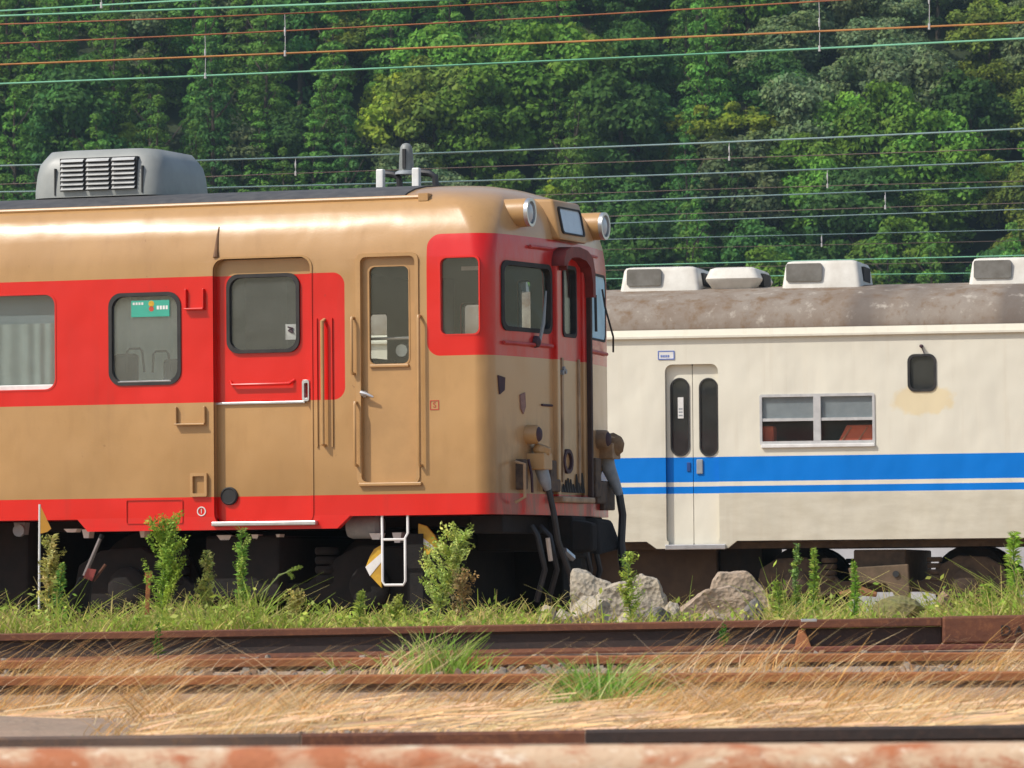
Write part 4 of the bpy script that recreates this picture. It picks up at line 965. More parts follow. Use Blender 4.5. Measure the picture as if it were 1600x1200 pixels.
# ================================================================ HILL AND FOREST
def hz(Y): return 1 + max(0, Y - 362) * .85
def build_hill():
    m = MB(); xs = [-140 + 7 * i for i in range(41)]; ys = [352 + 5 * i for i in range(26)]
    for y in ys:
        for x in xs: m.v.append((x, y, hz(y) - .6 + 1.2 * noise.noise(Vector((x * .07, y * .07, 0)))))
    n = len(xs)
    for j in range(len(ys) - 1):
        for i in range(n - 1): a = j * n + i; m.f.append((a, a + 1, a + 1 + n, a + n)); m.mi.append(0)
    k = N('forest_floor'); k.set(Base_Color=k.mix(k.ramp(k.noise(.5, 6), .35, .65), (.018, .030, .010), (.035, .05, .015)), Roughness=1)
    o = obj('hill', m, k.m, smooth=60, fixn=False); o['kind'] = 'structure'
build_hill()
def leaf_mat(name, trans=.3, var=.35):
    m = N(name); t = m.t; t.nodes.remove(m.b)
    at_ = m.n('ShaderNodeAttribute'); at_.attribute_name = 'tint'
    oi = m.n('ShaderNodeObjectInfo'); hs = m.n('ShaderNodeHueSaturation')
    hs.inputs['Hue'].default_value = .5; m.link(at_.outputs['Color'], hs.inputs['Color'])
    m.link(m.math('ADD', 1 - var / 2, m.math('MULTIPLY', oi.outputs['Random'], var)), hs.inputs['Value'])
    m.link(m.math('ADD', .488, m.math('MULTIPLY', oi.outputs['Random'], .024)), hs.inputs['Hue'])
    d = m.n('ShaderNodeBsdfDiffuse'); tr = m.n('ShaderNodeBsdfTranslucent'); mx = m.n('ShaderNodeMixShader'); mx.inputs[0].default_value = trans
    m.link(hs.outputs[0], d.inputs[0]); m.link(hs.outputs[0], tr.inputs[0]); m.link(d.outputs[0], mx.inputs[1]); m.link(tr.outputs[0], mx.inputs[2]); m.link(mx.outputs[0], m.out.inputs[0])
    return m.m
M_LEAF = leaf_mat('foliage', .3, .55); M_BARK = simple('bark', (.09, .065, .045), (.05, .04, .03), .95, 8, bump=.3)
def rv(): 
    while 1:
        v = Vector((random.uniform(-1, 1), random.uniform(-1, 1), random.uniform(-1, 1)))
        if .05 < v.length < 1: return v.normalized()
def leafquad(m, c, nrm, size, col, asp=.7):
    u = nrm.orthogonal().normalized(); b = nrm.cross(u); a = random.uniform(0, 6.28); u, b = u * math.cos(a) + b * math.sin(a), b * math.cos(a) - u * math.sin(a)
    u *= size * .5; b *= size * .5 * asp; i = len(m.v)
    m.v += [tuple(c - u), tuple(c - b * .9 + u * .1), tuple(c + u), tuple(c + b * .9 - u * .1)]; m.f.append((i, i + 1, i + 2, i + 3)); m.mi.append(0)
    m.c += [col] * 4
def jit(c, a):
    k = 1 + random.uniform(-a, a); return (c[0] * k * random.uniform(.9, 1.1), c[1] * k, c[2] * k * random.uniform(.85, 1.15))
def broad_crown(H, rad, col, seed, puffs=40, leaf=.42, flat=1.0):
    random.seed(seed); m = MB(); m.c = []
    cz = H - rad * flat * 1.35
    for k in range(puffs):
        d = rv(); 
        if d.z < -.2 and random.random() < .5: d.z = -d.z
        rr_ = random.uniform(.55, 1.0); c = Vector((d.x * rad * rr_, d.y * rad * rr_, cz + d.z * rad * flat * 1.3 * rr_))
        pr = random.uniform(.24, .40) * rad; pc = jit(col, .22)
        for j in range(int(175 * (pr / 1.0) ** 1.3) + 34):
            e = rv(); 
            if e.z < -.3 and random.random() < .6: e.z = -e.z
            p = c + Vector((e.x * pr, e.y * pr, e.z * pr * .72)) * random.uniform(.45, 1.12)
            leafquad(m, p, (e + rv() * .75 + Vector((0, 0, .25))).normalized(), leaf * random.uniform(.6, 1.3), jit(pc, .18))
    return m
def cedar_crown(H, rad, col, seed, leaf=.31):
    random.seed(seed); m = MB(); m.c = []
    lv = 13
    for l in range(lv):                               # whorls of drooping rounded sprays, narrowing to a pointed top
        t = l / (lv - 1); z = H * (.10 + .86 * t); r0 = rad * (1 - t) ** .72 * random.uniform(.9, 1.1) + .12
        nb = max(3, int(8 * (1 - t) + 3)); a0 = random.uniform(0, 6)
        for b in range(nb):
            a = a0 + 6.28 * b / nb + random.uniform(-.25, .25); rr_ = r0 * random.uniform(.72, 1.08); pc = jit(col, .2); pr = .34 + .36 * (1 - t)
            c = Vector((math.cos(a) * rr_ * .72, math.sin(a) * rr_ * .72, z - .22 * rr_ + random.uniform(-.2, .2)))
            for j in range(int(42 + 44 * (1 - t))):
                e = rv()
                if e.z < -.2 and random.random() < .6: e.z = -e.z
                p = c + Vector((e.x * pr + math.cos(a) * e.x * .1, e.y * pr, e.z * pr * .62)) - Vector((0, 0, .25 * pr * (e.x * math.cos(a) + e.y * math.sin(a))))
                leafquad(m, p, (e + rv() * .6 + Vector((0, 0, .3))).normalized(), leaf * random.uniform(.6, 1.25), jit(pc, .18), .6)
    return m
def trunk_mb(H, r):
    m = MB(); m.tube([(0, 0, -1), (.05, 0, H * .3), (-.05, .05, H * .6), (0, 0, H * .93)], [r, r * .8, r * .5, r * .12], 7)
    for k in range(4):
        a = k * 1.7; z = H * (.35 + .12 * k); m.tube([(0, 0, z), (math.cos(a) * r * 4, math.sin(a) * r * 4, z + r * 4), (math.cos(a) * r * 7, math.sin(a) * r * 7, z + r * 8)], [r * .4, r * .25, r * .08], 5)
    return m
G_MID = (.140, .265, .040); G_DARK = (.075, .170, .044); G_GREY = (.160, .220, .095); G_YEL = (.250, .330, .040); G_OLIVE = (.165, .225, .040); G_CED = (.125, .255, .048)
protos = {}
def make_proto(kind, i):
    name = {'cedar': 'cedar_tree', 'broad': 'broadleaf_tree', 'grey': 'grey_green_tree', 'yellow': 'yellow_green_tree'}[kind]
    t = empty(name, (0, 0, -500))
    if kind == 'cedar': H = 11.5; mb = cedar_crown(H, 2.25 + .35 * (i % 2), (G_CED, G_DARK, G_CED)[i % 3], 100 + i)
    elif kind == 'broad': H = 9; mb = broad_crown(H, 3.2, (G_MID, G_DARK, G_OLIVE, G_MID)[i % 4], 200 + i, 48, .40)
    elif kind == 'grey': H = 8; mb = broad_crown(H, 3.0, G_GREY, 300 + i, 44, .36)
    else: H = 7.5; mb = broad_crown(H, 2.4, G_YEL, 400 + i, 40, .38, 1.15)
    obj('crown', mb, M_LEAF, t, fixn=False); obj('trunk', trunk_mb(H, .22), M_BARK, t)
    t['used'] = 0; return t
for kd, n_ in (('cedar', 4), ('broad', 5), ('grey', 2), ('yellow', 2)): protos[kd] = [make_proto(kd, i) for i in range(n_)]
used = set()
KL = {'cedar': ('dark pointed conifer crowded among others on the wooded hillside', 'conifer', 'conifers on the hillside'),
      'broad': ('rounded mid green leafy tree packed into the wooded hillside', 'tree', 'rounded green trees on the hillside'),
      'grey': ('dull grey green bushy tree on the wooded hillside', 'tree', 'grey green trees on the hillside'),
      'yellow': ('pale yellow green leafy tree lighting up the wooded hillside', 'tree', 'yellow green trees on the hillside')}
def place_tree(kind, x, y, s, label=None, sz=1.0, z=None, idx=None):
    p = random.choice(protos[kind]) if idx is None else protos[kind][idx]
    if p.name not in used: used.add(p.name); o = p
    else:
        o = p.copy(); COL.objects.link(o)
        for ch in p.children:
            c = ch.copy(); COL.objects.link(c); c.parent = o
    if 'used' in o: del o['used']
    o.location = (x, y, (hz(y) - .5) if z is None else z); o.rotation_euler = (random.uniform(-.05, .05), random.uniform(-.05, .05), random.uniform(0, 6.28)); o.scale = (s, s, s * sz)
    L, c_, g_ = KL[kind]
    if label: tag(o, label, c_)
    else: tag(o, L, c_, g_)
    return o
random.seed(5)
spots = []
def hand(kind, px, py, s, label, H):
    for k in range(800):                              # the depth at which a tree of this size has its crown at that height
        Y = 364 + k * .1
        P = at(px, py, Y)
        if hz(Y) + H * s * .68 >= P.z: break
    spots.append((P.x, Y, 1.6 * s)); return place_tree(kind, P.x, Y, s, label)
for a in (('yellow', 625, 165, 1.15, 'bright yellow green tree rising above the whistle on the railcar roof', 7.5),
          ('yellow', 200, 215, .75, 'pale yellowish small tree just above the grey roof unit of the railcar', 7.5),
          ('grey', 375, 235, .9, 'grey green round tree right of the grey roof unit', 8),
          ('broad', 455, 220, .85, 'compact rounded green tree right of the grey green one near the roof unit', 8.5),
          ('cedar', 540, 215, .8, 'slim pointed conifer left of the whistle', 10.5),
          ('grey', 1160, 260, 1.25, 'big grey green tree rising over the left end of the coach', 8),
          ('yellow', 1440, 150, 1.0, 'light green spreading tree high above the coach at right', 7.5),
          ('broad', 1330, 330, 1.2, 'olive green tree directly above the middle coach roof unit', 8.5),
          ('yellow', 1560, 270, .8, 'light green tree at the right edge above the coach roof', 7.5),
          ('grey', 215, 60, .95, 'grey green tree high on the hill at upper left under the wires', 8),
          ('broad', 860, 120, 1.3, 'large dense green tree high behind the railcar cab', 8.5)):
    hand(*a)
yy = 365
while yy < 432:
    xx = -64 + random.uniform(0, 3)
    while xx < 64:
        x_ = xx + random.uniform(-1.3, 1.3); y_ = yy + random.uniform(-1.5, 1.5)
        ok = all((x_ - a) ** 2 + (y_ - b) ** 2 > r * r for a, b, r in spots)
        gap = noise.noise(Vector((x_ * .09, y_ * .06, 9))) < -.62
        if ok and not gap:
            f = noise.noise(Vector((x_ * .06, y_ * .06, 2))) + random.uniform(-.35, .35) - x_ * .009
            kd = 'cedar' if f > -.18 else 'broad' if f > -.5 else 'grey'
            if random.random() < .035: kd = 'yellow'
            hollow = 925 < 800 + x_ / y_ * FPX < 1065  # darker leaf colour in this band stands in for deep shade
            if hollow: kd = 'broad'
            place_tree(kd, x_, y_, random.uniform(.8, 1.2) * (.95 if kd != 'cedar' else 1), sz=random.uniform(.9, 1.15), idx=1 if hollow else None)
        xx += random.uniform(3.6, 5.4)
    yy += 4.3
for kd in protos:
    for p in protos[kd]:
        if p.name not in used:
            for ch in list(p.children): bpy.data.objects.remove(ch)
            bpy.data.objects.remove(p)

# ================================================================ RAILS
def rust(name, c1, c2, c3, sc=(.25, 1, 1)):
    m = N(name); co = m.coord('Generated'); co = m.coord(); n1 = m.noise(5, 6, .65, co, sc=sc); n2 = m.noise(38, 4, .7, co)
    c = m.mix(m.ramp(n1, .38, .62), c1, c2); c = m.mix(m.math('MULTIPLY', m.ramp(n2, .5, .72), .7), c, c3)
    m.set(Base_Color=c, Roughness=.8); m.link(m.bump(n2, .4, .006), m.b.inputs['Normal']); return m.m
M_RAIL = rust('rail_rust', (.17, .060, .028), (.10, .035, .020), (.26, .10, .04))
M_RAILO = rust('rail_orange_rust', (.36, .13, .04), (.24, .085, .03), (.14, .06, .03))
M_RAILG = rust('rail_grey_brown', (.15, .10, .075), (.10, .065, .05), (.20, .11, .06))
M_RAILK = rust('rail_black', (.030, .022, .020), (.05, .03, .024), (.07, .04, .03))
RP = [(-.0635, 0), (.0635, 0), (.0635, .012), (.012, .03), (.008, .105), (.0325, .118), (.0325, .146), (.026, .153), (-.026, .153), (-.0325, .146), (-.0325, .118), (-.008, .105), (-.012, .03), (-.0635, .012)]
def rail(name, label, px0, px1, y0, y1, Y, mat, webmat=None, footmat=None):
    def yl(px): return y0 + (y1 - y0) * px / 1600
    P, Q = at(px0, yl(px0), Y), at(px1, yl(px1), Y); d = (Q - P)
    m = MB(); n = len(RP)
    N_ = 12
    for i in range(N_ + 1):
        c = P + d * i / N_; m.v += [(c.x, c.y + .0325 + a, c.z - .153 + b) for a, b in RP]
    for i in range(N_):
        for k in range(n):
            m.f.append((i * n + k, i * n + (k + 1) % n, i * n + (k + 1) % n + n, i * n + k + n))
            m.mi.append(1 if k in (10, 11) else 2 if k in (12, 13) else 0)
    m.f += [tuple(range(n - 1, -1, -1)), tuple(N_ * n + k for k in range(n))]; m.mi += [0, 0]
    o = obj(name, m, [mat, webmat or mat, footmat or mat]); return tag(o, label, 'rail', 'rails in the foreground') , P, Q
rail('rail', 'full brown rail with dark shaded web in front of the green weeds', -700, 1252, 990, 961.5, 27, M_RAIL, M_RAILK, M_RAIL)
rail('rail', 'orange topped rail lying just in front of the dark webbed rail', -600, 2200, 1032, 1018.5, 23.05, M_RAILO, M_RAILG)
rail('rail', 'orange edged rail half buried behind the dry grass', -600, 2200, 1057, 1049, 21, M_RAILO, M_RAILG, M_RAILG)
rail('rail', 'brown rail length at lower left before the narrow joint', -500, 469, 1152, 1134, 15.02, M_RAILG, M_RAILK)
rail('rail', 'short reddish rail length between the joint and the black rail', 471, 914, 1152, 1134, 15.02, M_RAIL, M_RAILK)
rail('rail', 'black rail length along the lower right, before the dry grass', 915, 2200, 1151, 1133, 15.02, M_RAILK, M_RAILK)
for F_, x0_, x1_, tx in ((F1, -9.5, 9, 'red railcar'), (F2, -9.5, 10, 'cream coach')):
    for y_, nr in ((-.5335, 'near'), (.5335, 'far')):
        m = MB(); n = len(RP)
        for x_ in (x0_, x1_): m.v += [(x_, y_ + a, b - .153) for a, b in RP]
        m.f = [(k, (k + 1) % n, (k + 1) % n + n, k + n) for k in range(n)] + [tuple(range(n - 1, -1, -1)), tuple(range(n, 2 * n))]; m.mi = [0] * (n + 2)
        o = obj('rail', m, M_RAILG); o.location = F_.o; o.rotation_euler = (0, 0, F_.yaw); tag(o, nr + ' side rail carrying the wheels of the ' + tx, 'rail', 'rails under the carriages')
# heavy crossing casting at the right end of the main rail
def casting():
    yl = lambda px: 990 + (961.5 - 990) * px / 1600 + .6
    A_, B_, C_ = at(1250, yl(1250), 26.97), at(1472, yl(1472), 26.97), at(2300, yl(2300), 26.97)
    root = empty('crossing_casting', (A_.x, A_.y, A_.z - .16)); inv = Matrix.Translation(-Vector((A_.x, A_.y, A_.z - .16)))
    sl = (C_.z - A_.z) / (C_.x - A_.x)
    def zt(x): return A_.z + (x - A_.x) * sl
    def slab(m, x0, x1, y0, y1, za, zb):
        vs = [(x0, y0, zt(x0) + za), (x1, y0, zt(x1) + za), (x1, y1, zt(x1) + za), (x0, y1, zt(x0) + za), (x0, y0, zt(x0) + zb), (x1, y0, zt(x1) + zb), (x1, y1, zt(x1) + zb), (x0, y1, zt(x0) + zb)]
        m.add(vs, [(0, 3, 2, 1), (4, 5, 6, 7), (0, 1, 5, 4), (1, 2, 6, 5), (2, 3, 7, 6), (3, 0, 4, 7)])
    Y = A_.y
    def fin(name, m, mat, bev=.006):
        o = obj(name, m, mat, root, bevel=bev); o.matrix_parent_inverse = inv; return o
    m = MB(); slab(m, A_.x, B_.x, Y - .005, Y + .09, -.045, 0); fin('head', m, M_RAIL)
    m = MB(); slab(m, A_.x + .02, B_.x, Y + .035, Y + .07, -.135, -.046); fin('web', m, M_RAILK)
    m = MB(); slab(m, A_.x - .01, C_.x, Y - .03, Y + .11, -.165, -.136); fin('foot', m, rust('foot_rust', (.20, .06, .04), (.15, .045, .03), (.28, .11, .05)))
    m = MB(); slab(m, B_.x + .001, C_.x, Y - .012, Y + .09, -.135, .004); blk = fin('block', m, M_RAIL, .012)
    m = MB(); m.add([(A_.x - .03, Y - .02, zt(A_.x) - .15), (A_.x + .06, Y - .02, zt(A_.x) - .15), (A_.x + .025, Y + .02, zt(A_.x) - .05), (A_.x - .005, Y + .02, zt(A_.x) - .05), (A_.x - .03, Y + .06, zt(A_.x) - .15), (A_.x + .06, Y + .06, zt(A_.x) - .15), (A_.x + .025, Y + .06, zt(A_.x) - .05), (A_.x - .005, Y + .06, zt(A_.x) - .05)],
                    [(0, 3, 2, 1), (4, 5, 6, 7), (0, 1, 5, 4), (1, 2, 6, 5), (2, 3, 7, 6), (3, 0, 4, 7)]); fin('end_rib', m, M_RAILO, .004)
    m = MB(); slab(m, A_.x + .005, A_.x + .085, Y - .0065, Y + .05, -.012, .003); fin('worn_top', m, M_ALU, .003)
    for px, s in ((1571, 'D'), (1592, 'A'), (1622, 'I')):
        P = at(px, 986, Y - .012)
        t = text_obj('cast_letter', s, .075, M_RAILK, blk, Matrix.Translation((P.x, Y - .013, P.z)) @ Matrix.Rotation(R(90), 4, 'X'), .006)
    tag(root, 'heavy rusted crossing casting with raised letters at the right end of the dark webbed rail', 'rail casting')
casting()
# rusty painted beam closest to the camera
def beam():
    m = N('peeling_beam_paint'); co = m.coord(); n1 = m.noise(6, 6, .62, co, sc=(.7, 1, 1), dist=.8); n2 = m.noise(30, 5, .7, co, sc=(.5, 1, 1)); n3 = m.noise(70, 3, .6, co)
    c = m.mix(m.ramp(n1, .46, .58), (.60, .42, .27), (.44, .15, .06)); c = m.mix(m.ramp(n2, .54, .66), c, (.42, .14, .06)); c = m.mix(m.math('MULTIPLY', m.ramp(n2, .42, .32), .8), c, (.80, .70, .54)); c = m.mix(m.math('MULTIPLY', m.ramp(n3, .55, .75), .4), c, (.25, .08, .03))
    m.set(Base_Color=c, Roughness=.7); m.link(m.bump(n2, .5, .01), m.b.inputs['Normal'])
    root = empty('guard_beam', (0, 9, -.9)); tag(root, 'rusty steel beam with peeling cream paint across the very bottom foreground', 'steel beam')
    P, Q = at(-1500, 1170 + 9, 9), at(3100, 1160 - 9, 9)
    b = MB(); sec = [(-.02, -.16), (-.028, -.05), (-.022, -.022), (-.008, -.006), (.012, 0), (.05, 0), (.07, -.01), (.075, -.16)]; n = len(sec)
    for i in range(25):
        c_ = P + (Q - P) * i / 24; b.v += [(c_.x, c_.y + a, c_.z + h + .9 - .0) for a, h in sec]
    b.v = [(x, y - 9, z) for x, y, z in b.v]
    for i in range(24):
        for k in range(n): b.f.append((i * n + k, i * n + (k + 1) % n, i * n + (k + 1) % n + n, i * n + k + n)); b.mi.append(0)
    b.f += [tuple(range(n - 1, -1, -1)), tuple(24 * n + k for k in range(n))]; b.mi += [0, 0]
    obj('beam', b, m.m, root, smooth=50)
    for x in (-2.2, 2.2): obj('post', MB().box((x - .05, .0, -.3), (x + .05, .07, .9 + .135 - .05)), M_RUST, root, bevel=.006)
beam()

# ================================================================ VEGETATION
M_GRASS = leaf_mat('grass_blade', .35, .1)
def blade(m, base, h, lean, wd, col, seg=3, curve=1.6):
    base = Vector(base); side = Vector((-lean.y, lean.x, 0)); 
    if side.length < 1e-4: side = Vector((1, 0, 0))
    ang = random.uniform(-.9, .9); side = (Matrix.Rotation(ang, 3, 'Z') @ Vector((1, 0, 0)))
    i = len(m.v)
    for k in range(seg + 1):
        t = k / seg; p = base + Vector((0, 0, h * t)) + lean * (t ** curve); w_ = wd * (1 - t * .85)
        m.v += [tuple(p - side * w_), tuple(p + side * w_)]; m.c += [col, col]
    for k in range(seg): m.f.append((i + 2 * k, i + 2 * k + 1, i + 2 * k + 3, i + 2 * k + 2)); m.mi.append(0)
def ncl(x, y, s, z=0): return noise.noise(Vector((x * s, y * s, z)))
# green grass and low weeds behind the main rail
def grass_mat():
    random.seed(21); m = MB(); m.c = []
    for k in range(17000):
        Y = 27.75 + 6 * random.random() ** 1.5; X = random.uniform(-3.6, 3.6) * Y / 30
        c = ncl(X, Y, 1.3, 4) + .5 * ncl(X, Y, 4, 7)
        px = 800 + X / Y * FPX
        if 860 < px < 1190 and random.random() < .75: continue
        h = max(.015, .06 + .21 * c) * random.uniform(.4, 1.5)
        if px > 1200: h *= 1.25
        if 520 < px < 860: h *= .75
        dry = random.random() < .46 + .4 * ncl(X, Y, .8, 11)
        col = jit((.54, .44, .17), .3) if dry else jit((.34, .42, .075), .35)
        blade(m, (X, Y, gzn(X, Y) - .01), h, Vector((random.gauss(.02, .8) * h, random.uniform(-.04, .04), 0)), random.uniform(.003, .007), col, 3)
        if random.random() < .6:
            p = Vector((X, Y, gzn(X, Y) + h * random.uniform(.3, .9))); leafquad(m, p, (rv() + Vector((0, -.3, .8))).normalized(), random.uniform(.02, .05), jit(random.choice([(.36, .43, .08), (.44, .47, .12), (.26, .38, .06)]), .35), .6)
    o = obj('grass', m, M_GRASS, fixn=False); o['kind'] = 'stuff'; tag(o, 'yellow green grass and low weeds growing behind the dark webbed rail', 'grass')
grass_mat()
def dry_grass():
    random.seed(33); m = MB(); m.c = []
    PAL = [(.82, .52, .21), (.90, .68, .36), (.58, .34, .12), (.80, .47, .16), (.92, .74, .46), (.50, .30, .13)]
    clumps = []
    while len(clumps) < 360:
        Y = random.uniform(15.3, 22.3); X = random.uniform(-2.35, 2.35) * Y / 18; px = 800 + X / Y * FPX
        d = .25 + .8 * ncl(X, Y, .9, 1) + (.6 if 190 < px < 480 and Y < 19.5 else 0) + (.4 if px > 980 else 0) + (.45 if Y > 19 and px < 250 else 0) + (.3 if 560 < px < 840 else 0) - (1.2 if px < 190 and Y < 19 else 0)
        if 20.9 < Y: d -= .35
        if random.random() < d: clumps.append((X, Y, random.uniform(.6, 1.25), random.choice(PAL), 1 if random.random() < .9 else -1, random.uniform(.55, 1.5)))
    for X0, Y0, sc, cc, dx, ln in clumps:
        if Y0 < 17: sc *= .62
        for k in range(random.randint(25, 70)):
            X = X0 + random.gauss(0, .07); Y = min(22.6, max(15.2, Y0 + random.gauss(0, .12)))
            tall = random.random() < .10; h = sc * (random.uniform(.13, .25) if tall else random.uniform(.02, .12)); L = h * ln * random.uniform(.6, 1.6) + .02
            blade(m, (X, Y, gzn(X, Y) - .005), h, Vector((dx * L, random.uniform(-.08, .05), 0)), random.uniform(.0014, .0030), jit(cc if random.random() < .6 else random.choice(PAL), .22), 4, random.uniform(1.0, 2.4))
    for k in range(4200):                              # flattened straw thatch
        Y = random.uniform(15.25, 20.9); X = random.uniform(-2.3, 2.3) * Y / 18 * .95; px = 800 + X / Y * FPX
        if px < 190 and Y < 18.4 or ncl(X, Y, 1.2, 8) < -.12: continue
        a = random.gauss(0, .35); L = random.uniform(.08, .3); p = Vector((X, Y, gzn(X, Y) + random.uniform(.004, .03))); d = Vector((math.cos(a) * L, math.sin(a) * L, random.uniform(-.01, .03)))
        i = len(m.v); s = Vector((0, .0012, .0022)); col = jit((.84, .60, .34), .35)
        m.v += [tuple(p - s), tuple(p + s), tuple(p + d + s), tuple(p + d - s)]; m.f.append((i, i + 1, i + 2, i + 3)); m.mi.append(0); m.c += [col] * 4
    o = obj('dry_grass', m, M_GRASS, fixn=False); o['kind'] = 'stuff'; tag(o, 'dry tan grass leaning right between the foreground rails', 'dry grass')
dry_grass()
def tuft(label, px0, px1, Y, h, n, seed, base_y=None):
    random.seed(seed); xc = ((px0 + px1) / 2 - 800) / FPX * Y; wd = (px1 - px0) / FPX * Y / 2
    z0 = gz(Y); m = MB(); m.c = []
    for k in range(n):
        u = random.gauss(0, .42); v = random.gauss(0, .3)
        hh = h * random.uniform(.35, 1.0) * max(.25, 1 - abs(u) * .5)
        blade(m, (u * wd, v * wd * .8, -.02), hh, Vector((u * hh * .6 + random.uniform(-.9, 1.1) * hh, random.uniform(-.3, .3) * hh, 0)), random.uniform(.003, .0065), jit((.27, .46, .08), .35) if random.random() < .72 else jit((.55, .55, .22), .25), 3, 1.8)
    o = obj('grass_tuft', m, M_GRASS, fixn=False); o.location = (xc, Y, z0); tag(o, label, 'grass tuft')
tuft('bright green grass tuft in front of the dark rail below the ladder', 590, 765, 22.3, .24, 230, 1)
tuft('largest bright green grass clump among the dry grass in the middle', 835, 1030, 18.9, .25, 620, 2)
tuft('tiny green tuft on bare ground at lower left', 105, 150, 15.6, .045, 50, 3)
tuft('thin green tuft left of the tuft below the ladder', 505, 545, 22.4, .12, 26, 4)
def seedling(label, px, y0, y1, Y, seed):
    random.seed(seed); P = at(px, y1, Y); T = at(px, y0, Y); m = MB(); m.c = []; H = T.z - P.z
    for k in range(60):
        t = random.random(); a = random.uniform(0, 6.28); L = .03 * (1.2 - t); p = Vector((random.uniform(-.003, .003), 0, H * t))
        leafquad(m, p + Vector((math.cos(a), math.sin(a), .6)) * L * .6, rv(), L * 1.6, jit((.08, .18, .03), .3), .3)
    blade(m, (0, 0, -.02), H, Vector((.01, 0, 0)), .004, (.08, .16, .03))
    o = obj('weed', m, M_GRASS, fixn=False); o.location = P; tag(o, label, 'weed', )
seedling('small weed sprouting in front of the dark rail, below the tallest weed', 247, 962, 1026, 26.6, 9)
seedling('little weed in front of the dark rail below the rubble', 1131, 972, 1004, 26.6, 10)
def weed(label, px, ytop, wpx, seed, style='spear', lean=0, col=(.12, .22, .03), tip=(.24, .28, .06), Y=28.6, nb=None):
    col = (col[0] * 2.2, col[1] * 1.75, col[2] * 2.2); tip = tuple(c * 1.75 for c in tip)
    random.seed(seed); z0 = gz(Y) - .01; X = (px - 800) / FPX * Y; T = at(px, ytop, Y); H = T.z - z0; W = wpx / FPX * Y / 2
    root = empty('weed', (X, Y, z0)); tag(root, label, 'weed')
    ln = lean / FPX * Y
    def stem(t): return Vector((ln * t ** 1.5 + .008 * math.sin(t * 5 + seed), .006 * math.sin(t * 4), H * t))
    m = MB(); m.tube([stem(k / 8) for k in range(9)], [.006 - .0045 * k / 8 for k in range(9)], 5); obj('stem', m, simple('weed_stem', (.10, .17, .05), (.08, .13, .04), .7), root)
    lf = MB(); lf.c = []; fl = MB(); fl.c = []
    def lance(p, d, L, wd, c):
        d = d.normalized(); s = d.cross(rv()).normalized() * wd; i = len(lf.v); mid = p + d * L * .5 + Vector((0, 0, L * .06)); e = p + d * L - Vector((0, 0, L * .12))
        lf.v += [tuple(p), tuple(mid - s), tuple(e), tuple(mid + s)]; lf.f.append((i, i + 1, i + 2, i + 3)); lf.mi.append(0); lf.c += [c] * 4
    n = int(200 * max(.35, H / .5)) if style == 'plume' else int(430 * max(.3, H / .5))
    for k in range(n):
        t = random.random() ** .8; a = random.uniform(0, 6.28)
        env = ((1 - t) ** .6 * .75 + .25) if style == 'spear' else .6
        d = Vector((math.cos(a), math.sin(a), random.uniform(.1, .95))); L = min(.062, W * env * random.uniform(.6, 1.3) + .010)
        lance(stem(t), d, L, .0030 + .004 * random.random(), jit(col if random.random() < .8 else tip, .4))
    nb = max(9, nb) if nb is not None else 14
    if style == 'plume':
        for b in range(int(nb * 1.5)):                # side branches, arching up and out, thick with small leaves and buds
            t = random.uniform(.22, .97); a = random.uniform(0, 6.28); env = (.45 + .75 * math.sin(min(1, t * 1.15) * 2.6)) * (1.05 if t < .9 else .7)
            L = max(.03, W * env * random.uniform(.65, 1.25)); p0 = stem(t); up = random.uniform(.5, 1.3); dr = Vector((math.cos(a), math.sin(a) * .7, up)).normalized(); cb = jit(tip if random.random() < .3 + .5 * t else col, .3)
            for j in range(int(26 + 420 * L)):
                s_ = random.random() ** .7; p = p0 + dr * L * s_ + Vector((0, 0, L * .25 * s_ * s_)) + rv() * (.006 + .012 * s_)
                leafquad(fl, p, (rv() + Vector((0, -.3, .5))).normalized(), random.uniform(.010, .024), jit(cb, .35), .55)
    else:
        for j in range(40): leafquad(fl, stem(random.uniform(.86, 1.02)) + rv() * .012, rv(), random.uniform(.008, .018), jit(tip, .3), .6)
    obj('leaves', lf, M_GRASS, root, fixn=False)
    if fl.v: obj('flower_head', fl, M_GRASS, root, fixn=False)
    return root
weed('dry yellowish weed with a bushy top beside the pennant pole', 72, 842, 52, 1, 'plume', 6, (.18, .22, .05), (.42, .38, .14), 28.9)
weed('short dark green weed right of the pennant pole', 92, 882, 30, 2, 'spear', 2, (.07, .17, .03), Y=28.4)
weed('tallest and broadest green weed, at left under the access panel', 252, 816, 72, 3, 'plume', 8, (.12, .24, .03), (.20, .28, .05), 28.7, 30)
weed('narrow pale weed right of the tallest weed', 320, 862, 26, 4, 'plume', 0, (.17, .25, .06), (.34, .34, .11), 28.8, 16)
weed('slender green weed under the passenger door', 372, 828, 36, 5, 'plume', 4, (.10, .21, .03), (.22, .28, .07), 28.8, 14)
weed('leaning bushy weed right of the white step ladder', 676, 832, 74, 6, 'plume', 52, (.19, .30, .06), (.36, .40, .13), 28.7, 32)
weed('low reddish weed right of the leaning bushy weed', 718, 903, 50, 7, 'plume', 4, (.17, .16, .06), (.26, .18, .08), 28.6, 9)
weed('small weed growing in front of the pale rubble', 981, 866, 34, 8, 'plume', 0, (.14, .23, .04), (.30, .33, .07), 28.1, 12)
weed('thin bare stalk weed left of the two at the coach bogie', 1243, 852, 14, 9, 'plume', -3, (.10, .19, .05), (.18, .26, .06), 28.7, 4)
weed('taller green weed in front of the left coach wheel', 1270, 858, 26, 10, 'spear', -3, (.13, .26, .04), Y=28.6)
weed('green spear weed in front of the middle of the coach bogie', 1331, 879, 22, 11, 'spear', 0, (.12, .25, .03), Y=28.5)
weed('small weed at the right end of the rubble', 1212, 910, 30, 12, 'spear', 0, (.14, .26, .04), Y=28.4)
